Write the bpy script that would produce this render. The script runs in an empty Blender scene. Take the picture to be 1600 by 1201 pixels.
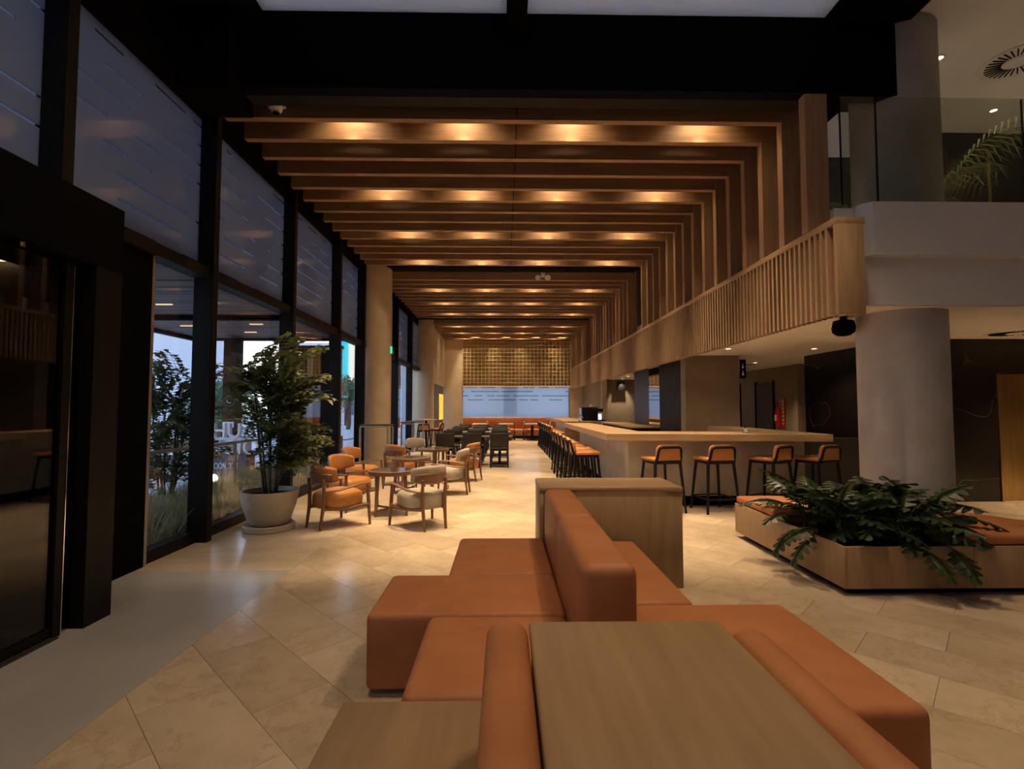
import bpy, bmesh, math, random
from mathutils import Vector, Matrix
random.seed(7)
R = math.radians
scn = bpy.context.scene
C = scn.collection

# ------------------------------------------------------------ camera, world, exposure
cd = bpy.data.cameras.new('camera'); cam = bpy.data.objects.new('camera', cd); C.objects.link(cam)
cd.sensor_width = 36.0; cd.lens = 36.0 * 790 / 1600; cd.clip_start = 0.05; cd.clip_end = 400
cam.location = (0, 0, 1.5); cam.rotation_euler = (R(92.65), 0, R(-0.94))
scn.camera = cam
vs = scn.view_settings
vs.view_transform = 'Standard'; vs.look = 'None'; vs.gamma = 1.0; vs.exposure = 1.0
vs.use_curve_mapping = False
w = bpy.data.worlds.new('dusk_sky'); scn.world = w; w.use_nodes = True
nt = w.node_tree; nt.nodes.clear()
o_ = nt.nodes.new('ShaderNodeOutputWorld'); bg = nt.nodes.new('ShaderNodeBackground')
tc = nt.nodes.new('ShaderNodeTexCoord'); sx = nt.nodes.new('ShaderNodeSeparateXYZ'); cr = nt.nodes.new('ShaderNodeValToRGB')
nt.links.new(tc.outputs['Generated'], sx.inputs[0]); nt.links.new(sx.outputs['Z'], cr.inputs[0])
cr.color_ramp.elements[0].position = 0.0; cr.color_ramp.elements[0].color = (0.95, 0.88, 0.88, 1)
cr.color_ramp.elements[1].position = 0.9; cr.color_ramp.elements[1].color = (0.25, 0.38, 0.66, 1)
e = cr.color_ramp.elements.new(0.22); e.color = (0.66, 0.78, 1.0, 1)
nt.links.new(cr.outputs[0], bg.inputs[0]); bg.inputs[1].default_value = 1.35
nt.links.new(bg.outputs[0], o_.inputs[0])

def spot(loc, power, angle, blend=1.0, col=(1.0, 0.70, 0.40), size=0.04, aim=None, name='lamp_light', parent=None):
    l = bpy.data.lights.new(name, 'SPOT'); l.energy = power; l.spot_size = R(angle); l.spot_blend = blend
    l.color = col; l.shadow_soft_size = size
    o = bpy.data.objects.new(name, l); C.objects.link(o); o.location = loc
    if aim is not None:
        d = Vector(aim) - Vector(loc); o.rotation_euler = d.to_track_quat('-Z', 'Y').to_euler()
    if parent: o.parent = parent
    return o
WARM = (1.0, 0.71, 0.41)

# ------------------------------------------------------------ materials
MATS = {}
def newmat(name):
    m = bpy.data.materials.new(name); m.use_nodes = True; m.node_tree.nodes.clear(); MATS[name] = m
    return m, m.node_tree
def N(t, kind, **kw):
    n = t.nodes.new(kind)
    for k, v in kw.items():
        if k.startswith('i_'): n.inputs[k[2:].replace('_', ' ')].default_value = v
        else: setattr(n, k, v)
    return n
def out(t, sh):
    o = t.nodes.new('ShaderNodeOutputMaterial'); t.links.new(sh, o.inputs[0])
def ramp(t, fac, stops):
    n = t.nodes.new('ShaderNodeValToRGB'); t.links.new(fac, n.inputs[0])
    es = n.color_ramp.elements
    while len(es) < len(stops): es.new(0.5)
    for el, (p, c) in zip(es, stops): el.position = p; el.color = (*c, 1)
    return n.outputs[0]
def coords(t, scale=(1, 1, 1), kind='Object', rot=(0, 0, 0)):
    c = t.nodes.new('ShaderNodeTexCoord'); m = t.nodes.new('ShaderNodeMapping')
    m.inputs['Scale'].default_value = scale; m.inputs['Rotation'].default_value = rot
    t.links.new(c.outputs[kind], m.inputs[0]); return m.outputs[0]
def noise(t, vec, scale=5, detail=4, rough=0.55):
    n = t.nodes.new('ShaderNodeTexNoise'); n.inputs['Scale'].default_value = scale
    n.inputs['Detail'].default_value = detail; n.inputs['Roughness'].default_value = rough
    t.links.new(vec, n.inputs['Vector']); return n.outputs['Fac']
def bump(t, h, strength=0.2, dist=0.01):
    b = t.nodes.new('ShaderNodeBump'); b.inputs['Strength'].default_value = strength; b.inputs['Distance'].default_value = dist
    t.links.new(h, b.inputs['Height']); return b.outputs[0]
def princ(t, col=None, rough=0.5, metal=0.0, spec=0.5, normal=None):
    p = t.nodes.new('ShaderNodeBsdfPrincipled')
    if isinstance(col, tuple): p.inputs['Base Color'].default_value = (*col, 1)
    elif col is not None: t.links.new(col, p.inputs['Base Color'])
    if isinstance(rough, (int, float)): p.inputs['Roughness'].default_value = rough
    else: t.links.new(rough, p.inputs['Roughness'])
    p.inputs['Metallic'].default_value = metal; p.inputs['Specular IOR Level'].default_value = spec
    if normal is not None: t.links.new(normal, p.inputs['Normal'])
    return p.outputs[0]
def mottled(name, c1, c2, scale=6, rough=0.5, metal=0, spec=0.5, b=0.0, stretch=(1, 1, 1), bscale=60):
    m, t = newmat(name); v = coords(t, stretch)
    col = ramp(t, noise(t, v, scale), [(0.3, c1), (0.7, c2)])
    nrm = bump(t, noise(t, v, bscale, 3), b) if b else None
    out(t, princ(t, col, rough, metal, spec, nrm)); return m
def wood(name, c1, c2, axis='x', rough=0.45, grain=1.0, spec=0.4):
    s = {'x': (0.7, 9, 9), 'y': (9, 0.7, 9), 'z': (9, 9, 0.7)}[axis]
    m, t = newmat(name); v = coords(t, s)
    ob = t.nodes.new('ShaderNodeObjectInfo'); ad = t.nodes.new('ShaderNodeVectorMath'); ad.operation = 'ADD'
    cb = t.nodes.new('ShaderNodeCombineXYZ'); mu = t.nodes.new('ShaderNodeMath'); mu.operation = 'MULTIPLY'; mu.inputs[1].default_value = 40
    t.links.new(ob.outputs['Random'], mu.inputs[0])
    for k in range(3): t.links.new(mu.outputs[0], cb.inputs[k])
    t.links.new(v, ad.inputs[0]); t.links.new(cb.outputs[0], ad.inputs[1])
    f = noise(t, ad.outputs[0], 2.2 * grain, 6, 0.6)
    col = ramp(t, f, [(0.28, c1), (0.72, c2)])
    out(t, princ(t, col, rough, 0, spec, bump(t, f, 0.08, 0.004))); return m
def emit(name, col, s):
    m, t = newmat(name); e_ = t.nodes.new('ShaderNodeEmission'); e_.inputs[0].default_value = (*col, 1); e_.inputs[1].default_value = s
    out(t, e_.outputs[0]); return m
def fresnel(t, ior):
    g = t.nodes.new('ShaderNodeNewGeometry'); mx = t.nodes.new('ShaderNodeMix'); mx.inputs[2].default_value = ior; mx.inputs[3].default_value = 1 / ior
    t.links.new(g.outputs['Backfacing'], mx.inputs[0]); f = t.nodes.new('ShaderNodeFresnel'); t.links.new(mx.outputs[0], f.inputs[0]); return f
def glass(name, tint=(0.9, 0.92, 0.92), ior=1.5, gloss=(1, 1, 1), rough=0.01):
    m, t = newmat(name); tr = t.nodes.new('ShaderNodeBsdfTransparent'); tr.inputs[0].default_value = (*tint, 1)
    g = t.nodes.new('ShaderNodeBsdfGlossy'); g.inputs[0].default_value = (*gloss, 1); g.inputs['Roughness'].default_value = rough
    fr = fresnel(t, ior)
    mx = t.nodes.new('ShaderNodeMixShader'); t.links.new(fr.outputs[0], mx.inputs[0])
    t.links.new(tr.outputs[0], mx.inputs[1]); t.links.new(g.outputs[0], mx.inputs[2]); out(t, mx.outputs[0]); return m
def film(name, trans, diff, mixv, gap=0.27, axis_u='Y', thr=0.03, gloss=0.12, zlim=None, clear=(0.16, 0.17, 0.19), see=0.0):
    """frosted film on glass with thin broken clear lines; zlim limits where the lines run"""
    m, t = newmat(name)
    tl = t.nodes.new('ShaderNodeBsdfTranslucent'); tl.inputs[0].default_value = (*trans, 1)
    df = t.nodes.new('ShaderNodeBsdfDiffuse'); df.inputs[0].default_value = (*diff, 1)
    m1 = t.nodes.new('ShaderNodeMixShader'); m1.inputs[0].default_value = mixv
    t.links.new(tl.outputs[0], m1.inputs[1]); t.links.new(df.outputs[0], m1.inputs[2])
    gl = t.nodes.new('ShaderNodeBsdfGlossy'); gl.inputs['Roughness'].default_value = 0.06; gl.inputs[0].default_value = (0.8, 0.85, 0.95, 1)
    fr = fresnel(t, 1.4)
    m2 = t.nodes.new('ShaderNodeMixShader'); t.links.new(fr.outputs[0], m2.inputs[0])
    t.links.new(m1.outputs[0], m2.inputs[1]); t.links.new(gl.outputs[0], m2.inputs[2])
    c = t.nodes.new('ShaderNodeTexCoord'); s = t.nodes.new('ShaderNodeSeparateXYZ'); t.links.new(c.outputs['Object'], s.inputs[0])
    def M(op, a, b):
        n = t.nodes.new('ShaderNodeMath'); n.operation = op
        for i, x in enumerate((a, b)):
            if isinstance(x, (int, float)): n.inputs[i].default_value = x
            else: t.links.new(x, n.inputs[i])
        return n.outputs[0]
    q = M('DIVIDE', s.outputs['Z'], gap); fr_ = M('FRACT', q, 0); line = M('LESS_THAN', fr_, thr / gap)
    row = M('FLOOR', q, 0)
    cb = t.nodes.new('ShaderNodeCombineXYZ'); t.links.new(M('MULTIPLY', s.outputs[axis_u], 1.1), cb.inputs[0]); t.links.new(M('MULTIPLY', row, 7.3), cb.inputs[1])
    dash = M('GREATER_THAN', noise(t, cb.outputs[0], 1.6, 1, 0.3), 0.46)
    fac = M('MULTIPLY', line, dash)
    if see:
        t0 = t.nodes.new('ShaderNodeBsdfTransparent'); t0.inputs[0].default_value = (.8, .9, 1, 1); m9 = t.nodes.new('ShaderNodeMixShader'); m9.inputs[0].default_value = see
        t.links.new(m2.outputs[0], m9.inputs[1]); t.links.new(t0.outputs[0], m9.inputs[2]); m2 = m9
    if zlim: fac = M('MULTIPLY', fac, M('GREATER_THAN', s.outputs['Z'], zlim))
    tr = t.nodes.new('ShaderNodeBsdfTransparent'); tr.inputs[0].default_value = (*clear, 1)
    m3 = t.nodes.new('ShaderNodeMixShader'); t.links.new(fac, m3.inputs[0]); t.links.new(m2.outputs[0], m3.inputs[1]); t.links.new(tr.outputs[0], m3.inputs[2])
    out(t, m3.outputs[0]); return m
def marble_tile(name, dark, light, rough=0.14, per=True):
    m, t = newmat(name)
    v = coords(t, (1, 1, 1)); ob = t.nodes.new('ShaderNodeObjectInfo'); gi = t.nodes.new('ShaderNodeNewGeometry')
    a = t.nodes.new('ShaderNodeMath'); a.operation = 'ADD'; t.links.new(ob.outputs['Random'], a.inputs[0]); t.links.new(gi.outputs['Random Per Island'], a.inputs[1])
    f0 = t.nodes.new('ShaderNodeMath'); f0.operation = 'FRACT'; t.links.new(a.outputs[0], f0.inputs[0])
    mu = t.nodes.new('ShaderNodeMath'); mu.operation = 'MULTIPLY'; mu.inputs[1].default_value = 37; t.links.new(f0.outputs[0], mu.inputs[0])
    cb = t.nodes.new('ShaderNodeCombineXYZ')
    for k in range(3): t.links.new(mu.outputs[0], cb.inputs[k])
    ad = t.nodes.new('ShaderNodeVectorMath'); t.links.new(v, ad.inputs[0]); t.links.new(cb.outputs[0], ad.inputs[1])
    n1 = noise(t, ad.outputs[0], 2.2, 8, 0.65)
    c1 = ramp(t, n1, [(0.3, dark), (0.72, light)])
    mx = t.nodes.new('ShaderNodeMixRGB'); mx.blend_type = 'MULTIPLY'; mx.inputs[0].default_value = 1.0
    tone = ramp(t, f0.outputs[0], [(0.0, (0.80, 0.77, 0.74)), (1.0, (1.0, 1.0, 1.0))])
    t.links.new(c1, mx.inputs[1]); t.links.new(tone, mx.inputs[2])
    # fine darker veins
    n2 = noise(t, ad.outputs[0], 1.3, 9, 0.7)
    vein = ramp(t, n2, [(0.485, (1, 1, 1)), (0.5, (0.72, 0.6, 0.48)), (0.515, (1, 1, 1))])
    m2 = t.nodes.new('ShaderNodeMixRGB'); m2.blend_type = 'MULTIPLY'; m2.inputs[0].default_value = 0.45
    t.links.new(mx.outputs[0], m2.inputs[1]); t.links.new(vein, m2.inputs[2])
    r = ramp(t, n1, [(0.2, (rough + .1,) * 3), (0.8, (rough,) * 3)])
    out(t, princ(t, m2.outputs[0], r, 0, 0.45)); return m
def leafmat(name, c1, c2, tl=0.25, rough=0.4):
    m, t = newmat(name); v = coords(t)
    ob = t.nodes.new('ShaderNodeObjectInfo'); gi = t.nodes.new('ShaderNodeNewGeometry')
    a = t.nodes.new('ShaderNodeMath'); a.operation = 'ADD'; t.links.new(ob.outputs['Random'], a.inputs[0]); t.links.new(gi.outputs['Random Per Island'], a.inputs[1])
    f0 = t.nodes.new('ShaderNodeMath'); f0.operation = 'FRACT'; t.links.new(a.outputs[0], f0.inputs[0])
    col = ramp(t, f0.outputs[0], [(0.0, c1), (1.0, c2)])
    p = princ(t, col, rough, 0, 0.4)
    b = t.nodes.new('ShaderNodeBsdfTranslucent'); t.links.new(col, b.inputs[0])
    mx = t.nodes.new('ShaderNodeMixShader'); mx.inputs[0].default_value = tl
    t.links.new(p, mx.inputs[1]); t.links.new(b.outputs[0], mx.inputs[2]); out(t, mx.outputs[0]); return m

black = mottled('black_steel', (0.004, 0.004, 0.0045), (0.006, 0.006, 0.007), 8, 0.45, 0, 0.2)
blackm = mottled('matt_black', (0.003, 0.003, 0.0035), (0.0045, 0.0045, 0.005), 8, 0.85, 0, 0.04)
brownblack = mottled('bronze_black_steel', (0.012, 0.009, 0.007), (0.017, 0.013, 0.010), 6, 0.6, 0, 0.12)
beamw = wood('beam_oak', (0.20, 0.115, 0.055), (0.33, 0.20, 0.105), 'x', 0.55)
finw = wood('fin_oak', (0.24, 0.14, 0.07), (0.37, 0.23, 0.125), 'z', 0.55)
slatw = wood('slat_oak', (0.30, 0.19, 0.10), (0.44, 0.29, 0.165), 'z', 0.55)
raily = wood('rail_oak', (0.30, 0.19, 0.10), (0.44, 0.29, 0.165), 'y', 0.5)
oakx = wood('counter_oak_x', (0.33, 0.215, 0.115), (0.47, 0.325, 0.19), 'x', 0.42)
oaky = wood('counter_oak_y', (0.26, 0.165, 0.082), (0.36, 0.24, 0.13), 'y', 0.42)
oakz = wood('panel_oak_z', (0.29, 0.185, 0.095), (0.40, 0.27, 0.15), 'z', 0.5)
walnut = wood('walnut', (0.13, 0.065, 0.032), (0.22, 0.115, 0.06), 'z', 0.4)
walnutx = wood('walnut_x', (0.13, 0.065, 0.032), (0.22, 0.115, 0.06), 'x', 0.4)
terra = mottled('terracotta_leather', (0.36, 0.135, 0.05), (0.44, 0.175, 0.068), 5, 0.55, 0, 0.35, 0.12, (1, 1, 1), 220)
tan = mottled('tan_leather', (0.38, 0.155, 0.042), (0.47, 0.205, 0.06), 7, 0.45, 0, 0.4, 0.08, (1, 1, 1), 160)
greige = mottled('greige_fabric', (0.31, 0.265, 0.21), (0.39, 0.34, 0.275), 9, 0.85, 0, 0.2, 0.2, (1, 1, 1), 300)
darkleather = mottled('dark_leather', (0.014, 0.010, 0.008), (0.022, 0.016, 0.012), 9, 0.5, 0, 0.4, 0.1, (1, 1, 1), 200)
darkwood = wood('dark_stained_wood', (0.012, 0.008, 0.006), (0.022, 0.015, 0.011), 'z', 0.45)
concrete = mottled('grey_concrete', (0.38, 0.36, 0.345), (0.50, 0.475, 0.455), 2.2, 0.6, 0, 0.3, 0.06)
barconc = mottled('bar_concrete', (0.34, 0.31, 0.28), (0.44, 0.40, 0.36), 3.0, 0.6, 0, 0.3, 0.06)
plaster = mottled('beige_plaster', (0.45, 0.37, 0.27), (0.52, 0.43, 0.32), 3, 0.8, 0, 0.2)
white = mottled('white_paint', (0.76, 0.74, 0.72), (0.80, 0.78, 0.76), 2, 0.7, 0, 0.2)
whitec = mottled('white_ceiling', (0.80, 0.77, 0.74), (0.84, 0.81, 0.78), 2, 0.8, 0, 0.2)
olive = mottled('taupe_plaster', (0.24, 0.19, 0.13), (0.29, 0.23, 0.16), 3, 0.8, 0, 0.2)
darkpanel = mottled('charcoal_panel', (0.035, 0.034, 0.036), (0.05, 0.048, 0.05), 4, 0.4)
bronze = mottled('bronze_metal', (0.42, 0.28, 0.11), (0.55, 0.37, 0.16), 3, 0.32, 1.0, 0.5, 0, (6, 6, 0.4))
metalgrey = mottled('warm_grey_metal', (0.36, 0.33, 0.30), (0.42, 0.39, 0.35), 5, 0.4, 0.6)
chrome = mottled('chrome', (0.7, 0.7, 0.7), (0.8, 0.8, 0.8), 5, 0.12, 1.0)
stone = mottled('planter_stone', (0.44, 0.39, 0.32), (0.54, 0.48, 0.40), 7, 0.75, 0, 0.2, 0.1)
soil = mottled('soil', (0.02, 0.014, 0.009), (0.05, 0.034, 0.02), 40, 0.95, 0, 0.1, 0.8, (1, 1, 1), 90)
tile = marble_tile('cream_marble', (0.50, 0.40, 0.28), (0.68, 0.57, 0.43))
greystone = mottled('grey_entrance_stone', (0.36, 0.35, 0.345), (0.43, 0.42, 0.415), 1.6, 0.24, 0, 0.45)
edgestone = mottled('window_strip_stone', (0.50, 0.40, 0.28), (0.62, 0.51, 0.37), 1.8, 0.16, 0, 0.45, 0, (1, 3, 1))
grout = mottled('grout', (0.22, 0.17, 0.12), (0.28, 0.22, 0.16), 12, 0.8)
glassc = glass('clear_glass', (0.90, 0.93, 0.93))
glassd = glass('smoked_glass', (0.42, 0.43, 0.45), 1.5)
glassb = glass('balustrade_glass', (0.80, 0.83, 0.78), 1.35)
tabletop = mottled('smoked_tabletop', (0.05, 0.045, 0.04), (0.08, 0.07, 0.06), 3, 0.08, 0, 0.6)
frost = film('frosted_film', (0.22, 0.235, 0.27), (0.30, 0.30, 0.33), 0.3, 0.225, 'Y', 0.024, 0.12, None, (.19, .20, .22))
frostend = film('frosted_film_end', (0.50, 0.56, 0.60), (0.45, 0.48, 0.52), 0.25, 0.21, 'X', 0.03, 0.12, 1.85, (.16, .17, .19), 0.22)
lampon = emit('lamp_lens', (1.0, 0.80, 0.52), 4)
palmleaf = leafmat('palm_leaf', (0.050, 0.075, 0.026), (0.160, 0.185, 0.070))
fernleaf = leafmat('philodendron_leaf', (0.016, 0.032, 0.010), (0.038, 0.062, 0.020), 0.15)
treeleaf = leafmat('tree_leaf', (0.07, 0.14, 0.09), (0.14, 0.23, 0.13), 0.3, 0.6)
grassm = leafmat('grass_blade', (0.19, 0.22, 0.12), (0.42, 0.40, 0.24), 0.3, 0.6)
stemm = mottled('green_stem', (0.05, 0.055, 0.02), (0.09, 0.085, 0.035), 8, 0.6)
barkm = mottled('bark', (0.07, 0.05, 0.035), (0.12, 0.09, 0.06), 12, 0.9)
redm = mottled('red_paint', (0.45, 0.015, 0.012), (0.52, 0.02, 0.016), 4, 0.3)
paving = mottled('pale_paving', (0.46, 0.48, 0.53), (0.56, 0.58, 0.63), 2, 0.8)
navy = mottled('navy_panel', (0.030, 0.034, 0.075), (0.04, 0.045, 0.09), 4, 0.5)
signwhite = mottled('sign_white', (0.72, 0.76, 0.84), (0.78, 0.82, 0.88), 4, 0.6)
canopyw = wood('canopy_slat', (0.13, 0.085, 0.065), (0.24, 0.165, 0.125), 'x', 0.6, 0.6)
rubber = mottled('mat_rubber', (0.02, 0.02, 0.02), (0.035, 0.035, 0.035), 30, 0.8)
# dark marble with pale veins
m_, t_ = newmat('dark_marble'); v_ = coords(t_)
n_ = noise(t_, v_, 0.8, 2, 0.4)
vein_ = ramp(t_, n_, [(0.496, (0.010, 0.007, 0.006)), (0.5, (0.07, 0.05, 0.034)), (0.504, (0.010, 0.007, 0.006))])
out(t_, princ(t_, vein_, 0.25, 0, 0.4)); darkmarble = m_

# ------------------------------------------------------------ mesh helpers
def link(name, me, mat=None, parent=None, loc=(0, 0, 0), rz=0.0):
    o = bpy.data.objects.new(name, me); C.objects.link(o)
    if mat is not None:
        me.materials.clear(); me.materials.append(mat)
    o.location = loc; o.rotation_euler = (0, 0, rz)
    if parent is not None: o.parent = parent
    return o
def tag(o, label, cat, group=None, kind=None):
    o['label'] = label; o['category'] = cat
    if group: o['group'] = group
    if kind: o['kind'] = kind
    return o
def thing(name, label, cat, loc=(0, 0, 0), rz=0.0, group=None, kind=None):
    o = bpy.data.objects.new(name, None); C.objects.link(o); o.location = loc; o.rotation_euler = (0, 0, rz); o.empty_display_size = 0.1
    return tag(o, label, cat, group, kind)
def struct(o, label, cat): return tag(o, label, cat, None, 'structure')
class MB:
    def __init__(s): s.b = bmesh.new()
    def box(s, x0, x1, y0, y1, z0, z1, bev=0, seg=3):
        r = bmesh.ops.create_cube(s.b, size=1.0)
        mt = Matrix.Translation(((x0 + x1) / 2, (y0 + y1) / 2, (z0 + z1) / 2)) @ Matrix.Diagonal((abs(x1 - x0), abs(y1 - y0), abs(z1 - z0), 1))
        bmesh.ops.transform(s.b, matrix=mt, verts=r['verts'])
        if bev:
            es = list({e for v in r['verts'] for e in v.link_edges})
            bmesh.ops.bevel(s.b, geom=es, offset=bev, segments=seg, profile=0.5, affect='EDGES')
        return s
    def tube(s, pts, rad, n=10, cap=True, flat=1.0, up=Vector((0, 0, 1))):
        pts = [Vector(p) for p in pts]
        if isinstance(rad, (int, float)): rad = [rad] * len(pts)
        rings = []
        for i, p in enumerate(pts):
            d = (pts[min(i + 1, len(pts) - 1)] - pts[max(i - 1, 0)]).normalized()
            a = up if abs(d.dot(up)) < 0.95 else Vector((0, 1, 0))
            u = d.cross(a).normalized(); v = u.cross(d).normalized()
            rings.append([s.b.verts.new(p + (u * math.cos(k * 2 * math.pi / n) + v * math.sin(k * 2 * math.pi / n) * flat) * rad[i]) for k in range(n)])
        for a, b in zip(rings, rings[1:]):
            for k in range(n): s.b.faces.new((a[k], a[(k + 1) % n], b[(k + 1) % n], b[k]))
        if cap: s.b.faces.new(rings[0][::-1]); s.b.faces.new(rings[-1])
        return s
    def lathe(s, prof, n=32, c=(0, 0)):
        rings = []
        for r, z in prof:
            if r < 1e-6: rings.append([s.b.verts.new((c[0], c[1], z))])
            else: rings.append([s.b.verts.new((c[0] + r * math.cos(k * 2 * math.pi / n), c[1] + r * math.sin(k * 2 * math.pi / n), z)) for k in range(n)])
        for a, b in zip(rings, rings[1:]):
            for k in range(n):
                q = [a[k % len(a)], a[(k + 1) % len(a)], b[(k + 1) % len(b)], b[k % len(b)]]
                q = [x for i, x in enumerate(q) if x not in q[:i]]
                if len(q) > 2: s.b.faces.new(q)
        return s
    def prism(s, poly, z0, z1, bev=0, seg=3):
        lo = [s.b.verts.new((x, y, z0)) for x, y in poly]; hi = [s.b.verts.new((x, y, z1)) for x, y in poly]
        fs = [s.b.faces.new(lo[::-1]), s.b.faces.new(hi)]; n = len(poly)
        for k in range(n): fs.append(s.b.faces.new((lo[k], lo[(k + 1) % n], hi[(k + 1) % n], hi[k])))
        if bev: bmesh.ops.bevel(s.b, geom=list({e for f in fs for e in f.edges}), offset=bev, segments=seg, profile=0.5, affect='EDGES')
        return s
    def mesh(s, name='mesh', smooth=None):
        bmesh.ops.recalc_face_normals(s.b, faces=s.b.faces)
        me = bpy.data.meshes.new(name); s.b.to_mesh(me); s.b.free()
        if smooth is not None:
            me.polygons.foreach_set('use_smooth', [True] * len(me.polygons)); me.set_sharp_from_angle(angle=R(smooth))
        return me
    def obj(s, name, mat, parent=None, loc=(0, 0, 0), rz=0.0, smooth=None): return link(name, s.mesh(name, smooth), mat, parent, loc, rz)
def box(name, d, mat, parent=None, bev=0, loc=(0, 0, 0), rz=0.0, seg=2):
    return MB().box(*d, bev=bev, seg=seg).obj(name, mat, parent, loc, rz, 40 if bev else None)
def copy_tree(o, parent=None):
    c = o.copy(); C.objects.link(c); c.parent = parent
    for ch in KIDS.get(o.name, ()): copy_tree(ch, c)
    return c
KIDS = {}
def index_kids(o):
    KIDS[o.name] = list(o.children)
    for ch in o.children: index_kids(ch)
def tri_mesh(name, verts, faces):
    me = bpy.data.meshes.new(name); me.from_pydata(verts, [], faces); me.update(); return me

WX = -3.50      # glass plane of the facade
# ------------------------------------------------------------ floor
fl = MB().box(-3.6, 12.0, -4.0, 26.0, -0.2, -0.012).obj('floor', grout)
struct(fl, 'polished cream stone floor of the lobby and restaurant', 'floor')
strip = box('stone_strip', (-3.44, -1.975, -4.0, 4.78, -0.012, 0.0), greystone, fl)
strip['label'] = 'smooth grey stone strip in front of the entrance door'
strip2 = box('stone_strip', (-3.44, -1.975, 4.782, 25.9, -0.012, 0.0), edgestone, fl)
A, B = 0.80, 0.40
ca = math.cos(R(-45)); sa = math.sin(R(-45))
tiles = []
for j in range(-45, 80):
    for i in range(-45, 55):
        u = (i + 0.5 * (j % 2)) * A; v = j * B
        cx = u * ca - v * sa - 1.38; cy = u * sa + v * ca + 3.0
        if cx < -1.975 - 0.42 or cx > 11.5 or cy < 0.0 or cy > 25.9: continue
        # corners clipped against the strip and the end wall
        cs = [(cx + a * ca - b * sa, cy + a * sa + b * ca) for a, b in ((-.3988, -.1988), (.3988, -.1988), (.3988, .1988), (-.3988, .1988))]
        tiles.append((cx, cy, cs))
def clip(poly, X):
    o = []
    for (a, b) in zip(poly, poly[1:] + poly[:1]):
        ia, ib = a[0] >= X, b[0] >= X
        if ia: o.append(a)
        if ia != ib:
            k = (X - a[0]) / (b[0] - a[0]); o.append((X, a[1] + k * (b[1] - a[1])))
    return o
tm = MB().box(-.3988, .3988, -.1988, .1988, -0.012, 0.0).mesh('tile'); tm.materials.append(tile)
def score(t):
    x, y = t[0], t[1]
    if y < 1.2 or abs(x - 0.01) / max(y, .1) > 1.12: return 1e6
    if -0.3 < x < 1.1 and y < 3.6: return 1e5 + y            # beneath the sofas
    return y + 0.15 * abs(x)
tiles.sort(key=score)
count = 0; rest = MB()
for cx, cy, cs in tiles:
    full = min(c[0] for c in cs) >= -1.973
    if count < 290 and score((cx, cy)) < 1e5:
        count += 1
        if full: link('tile', tm, None, fl, (cx, cy, 0), R(-45))
        else:
            p = clip(cs, -1.973)
            if len(p) > 2: MB().prism([(x - cx, y - cy) for x, y in p], -0.012, 0.0).obj('tile', tile, fl, (cx, cy, 0))
    else:
        p = cs if full else clip(cs, -1.973)
        if len(p) > 2: rest.prism(p, -0.012, 0.0)
r_ = rest.obj('tile_field', tile, fl); r_['kind'] = 'stuff'

# ------------------------------------------------------------ facade on the left
posts = [-3.2, -0.8, 1.5, 3.87, 5.86, 8.06, 10.32, 12.12, 15.95, 18.4, 20.9, 23.3, 25.6]
wl = MB().box(-3.62, -3.44, -4.0, 25.9, 4.83, 6.4).obj('wall_left', blackm)
struct(wl, 'black band above the tall glazed street facade', 'wall')
for y in posts:
    z1 = 6.0 if y < 5.5 else 4.95
    MB().box(-3.53, -3.32, y - 0.10, y, 0.0, z1).obj('mullion', black, wl)
    MB().box(-3.325, -3.312, y - 0.10, y, 0.0, z1).obj('mullion_lit_face', brownblack, wl)  # warm interior light on the post's inner face, painted as a browner sheet
box('sill', (-3.56, -3.43, 3.9, 25.6, 0.0, 0.12), black, wl)
n = 0
for i, (a, b) in enumerate(zip(posts, posts[1:])):
    n += 1
    wn = thing('window_%d' % n, 'glazed facade bay number %d with frosted upper pane and clear lower pane' % n, 'window', kind='structure')
    wn['label'] = ['frosted facade pane far behind the entrance', 'frosted facade pane above the near end of the entrance', 'frosted facade pane above the entrance portal at the frame edge',
                   'facade bay beside the entrance portal with a narrow clear pane', 'facade bay behind the big potted palm', 'facade bay past the potted palm facing the dark outdoor screen',
                   'facade bay through which the cyan screen shows', 'facade bay beside the first round column', 'facade bay past the first column with a slim view outside',
                   'narrow facade bay before the second round column', 'facade bay hidden beside the second column', 'last facade bay by the charcoal panel'][i]
    box('transom', (-3.55, -3.36, a, b - 0.10, 2.98, 3.10), brownblack, wn)
    box('frosted_pane', (WX - .006, WX + .006, a, b - 0.10, 3.10, 4.83), frost, wn)
    if a >= 3.8: box('glass_pane', (WX - .006, WX + .006, a, b - 0.10, 0.12, 2.98), glassc, wn)
box('solid_panel', (-3.56, -3.40, 3.80, 4.90, 0.0, 2.98), blackm, wl); box('frame_edge', (-3.46, -3.40, 4.90, 4.94, 0.0, 2.98), metalgrey, wl)
# entrance portal
ep = thing('door_1', 'black sliding entrance portal with smoked glass', 'door', kind='structure')
box('portal_post', (-3.10, -2.86, 3.56, 3.80, 0, 2.50), black, ep)
box('portal_return', (-3.44, -3.10, 3.62, 3.80, 0, 2.50), black, ep)
box('portal_header', (-3.40, -2.86, -1.0, 3.80, 2.50, 2.98), blackm, ep)
box('door_jamb', (-3.00, -2.93, 3.40, 3.46, 0, 2.50), black, ep)
box('edge_strip', (-2.93, -2.925, 3.455, 3.462, 0.02, 2.47), chrome, ep)
box('side_glass', (-2.965, -2.955, 3.46, 3.56, 0.03, 2.50), glassd, ep)
for k, (a, b) in enumerate(((1.72, 3.40), (-0.2, 1.66))):
    lf = box('door_leaf', (-2.97, -2.955, a, b, 0.06, 2.47), glassd, ep)
    box('bottom_rail', (-2.985, -2.94, a, b, 0.01, 0.07), black, lf)
box('door_jamb', (-3.00, -2.93, 1.66, 1.72, 0, 2.50), black, ep)
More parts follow.
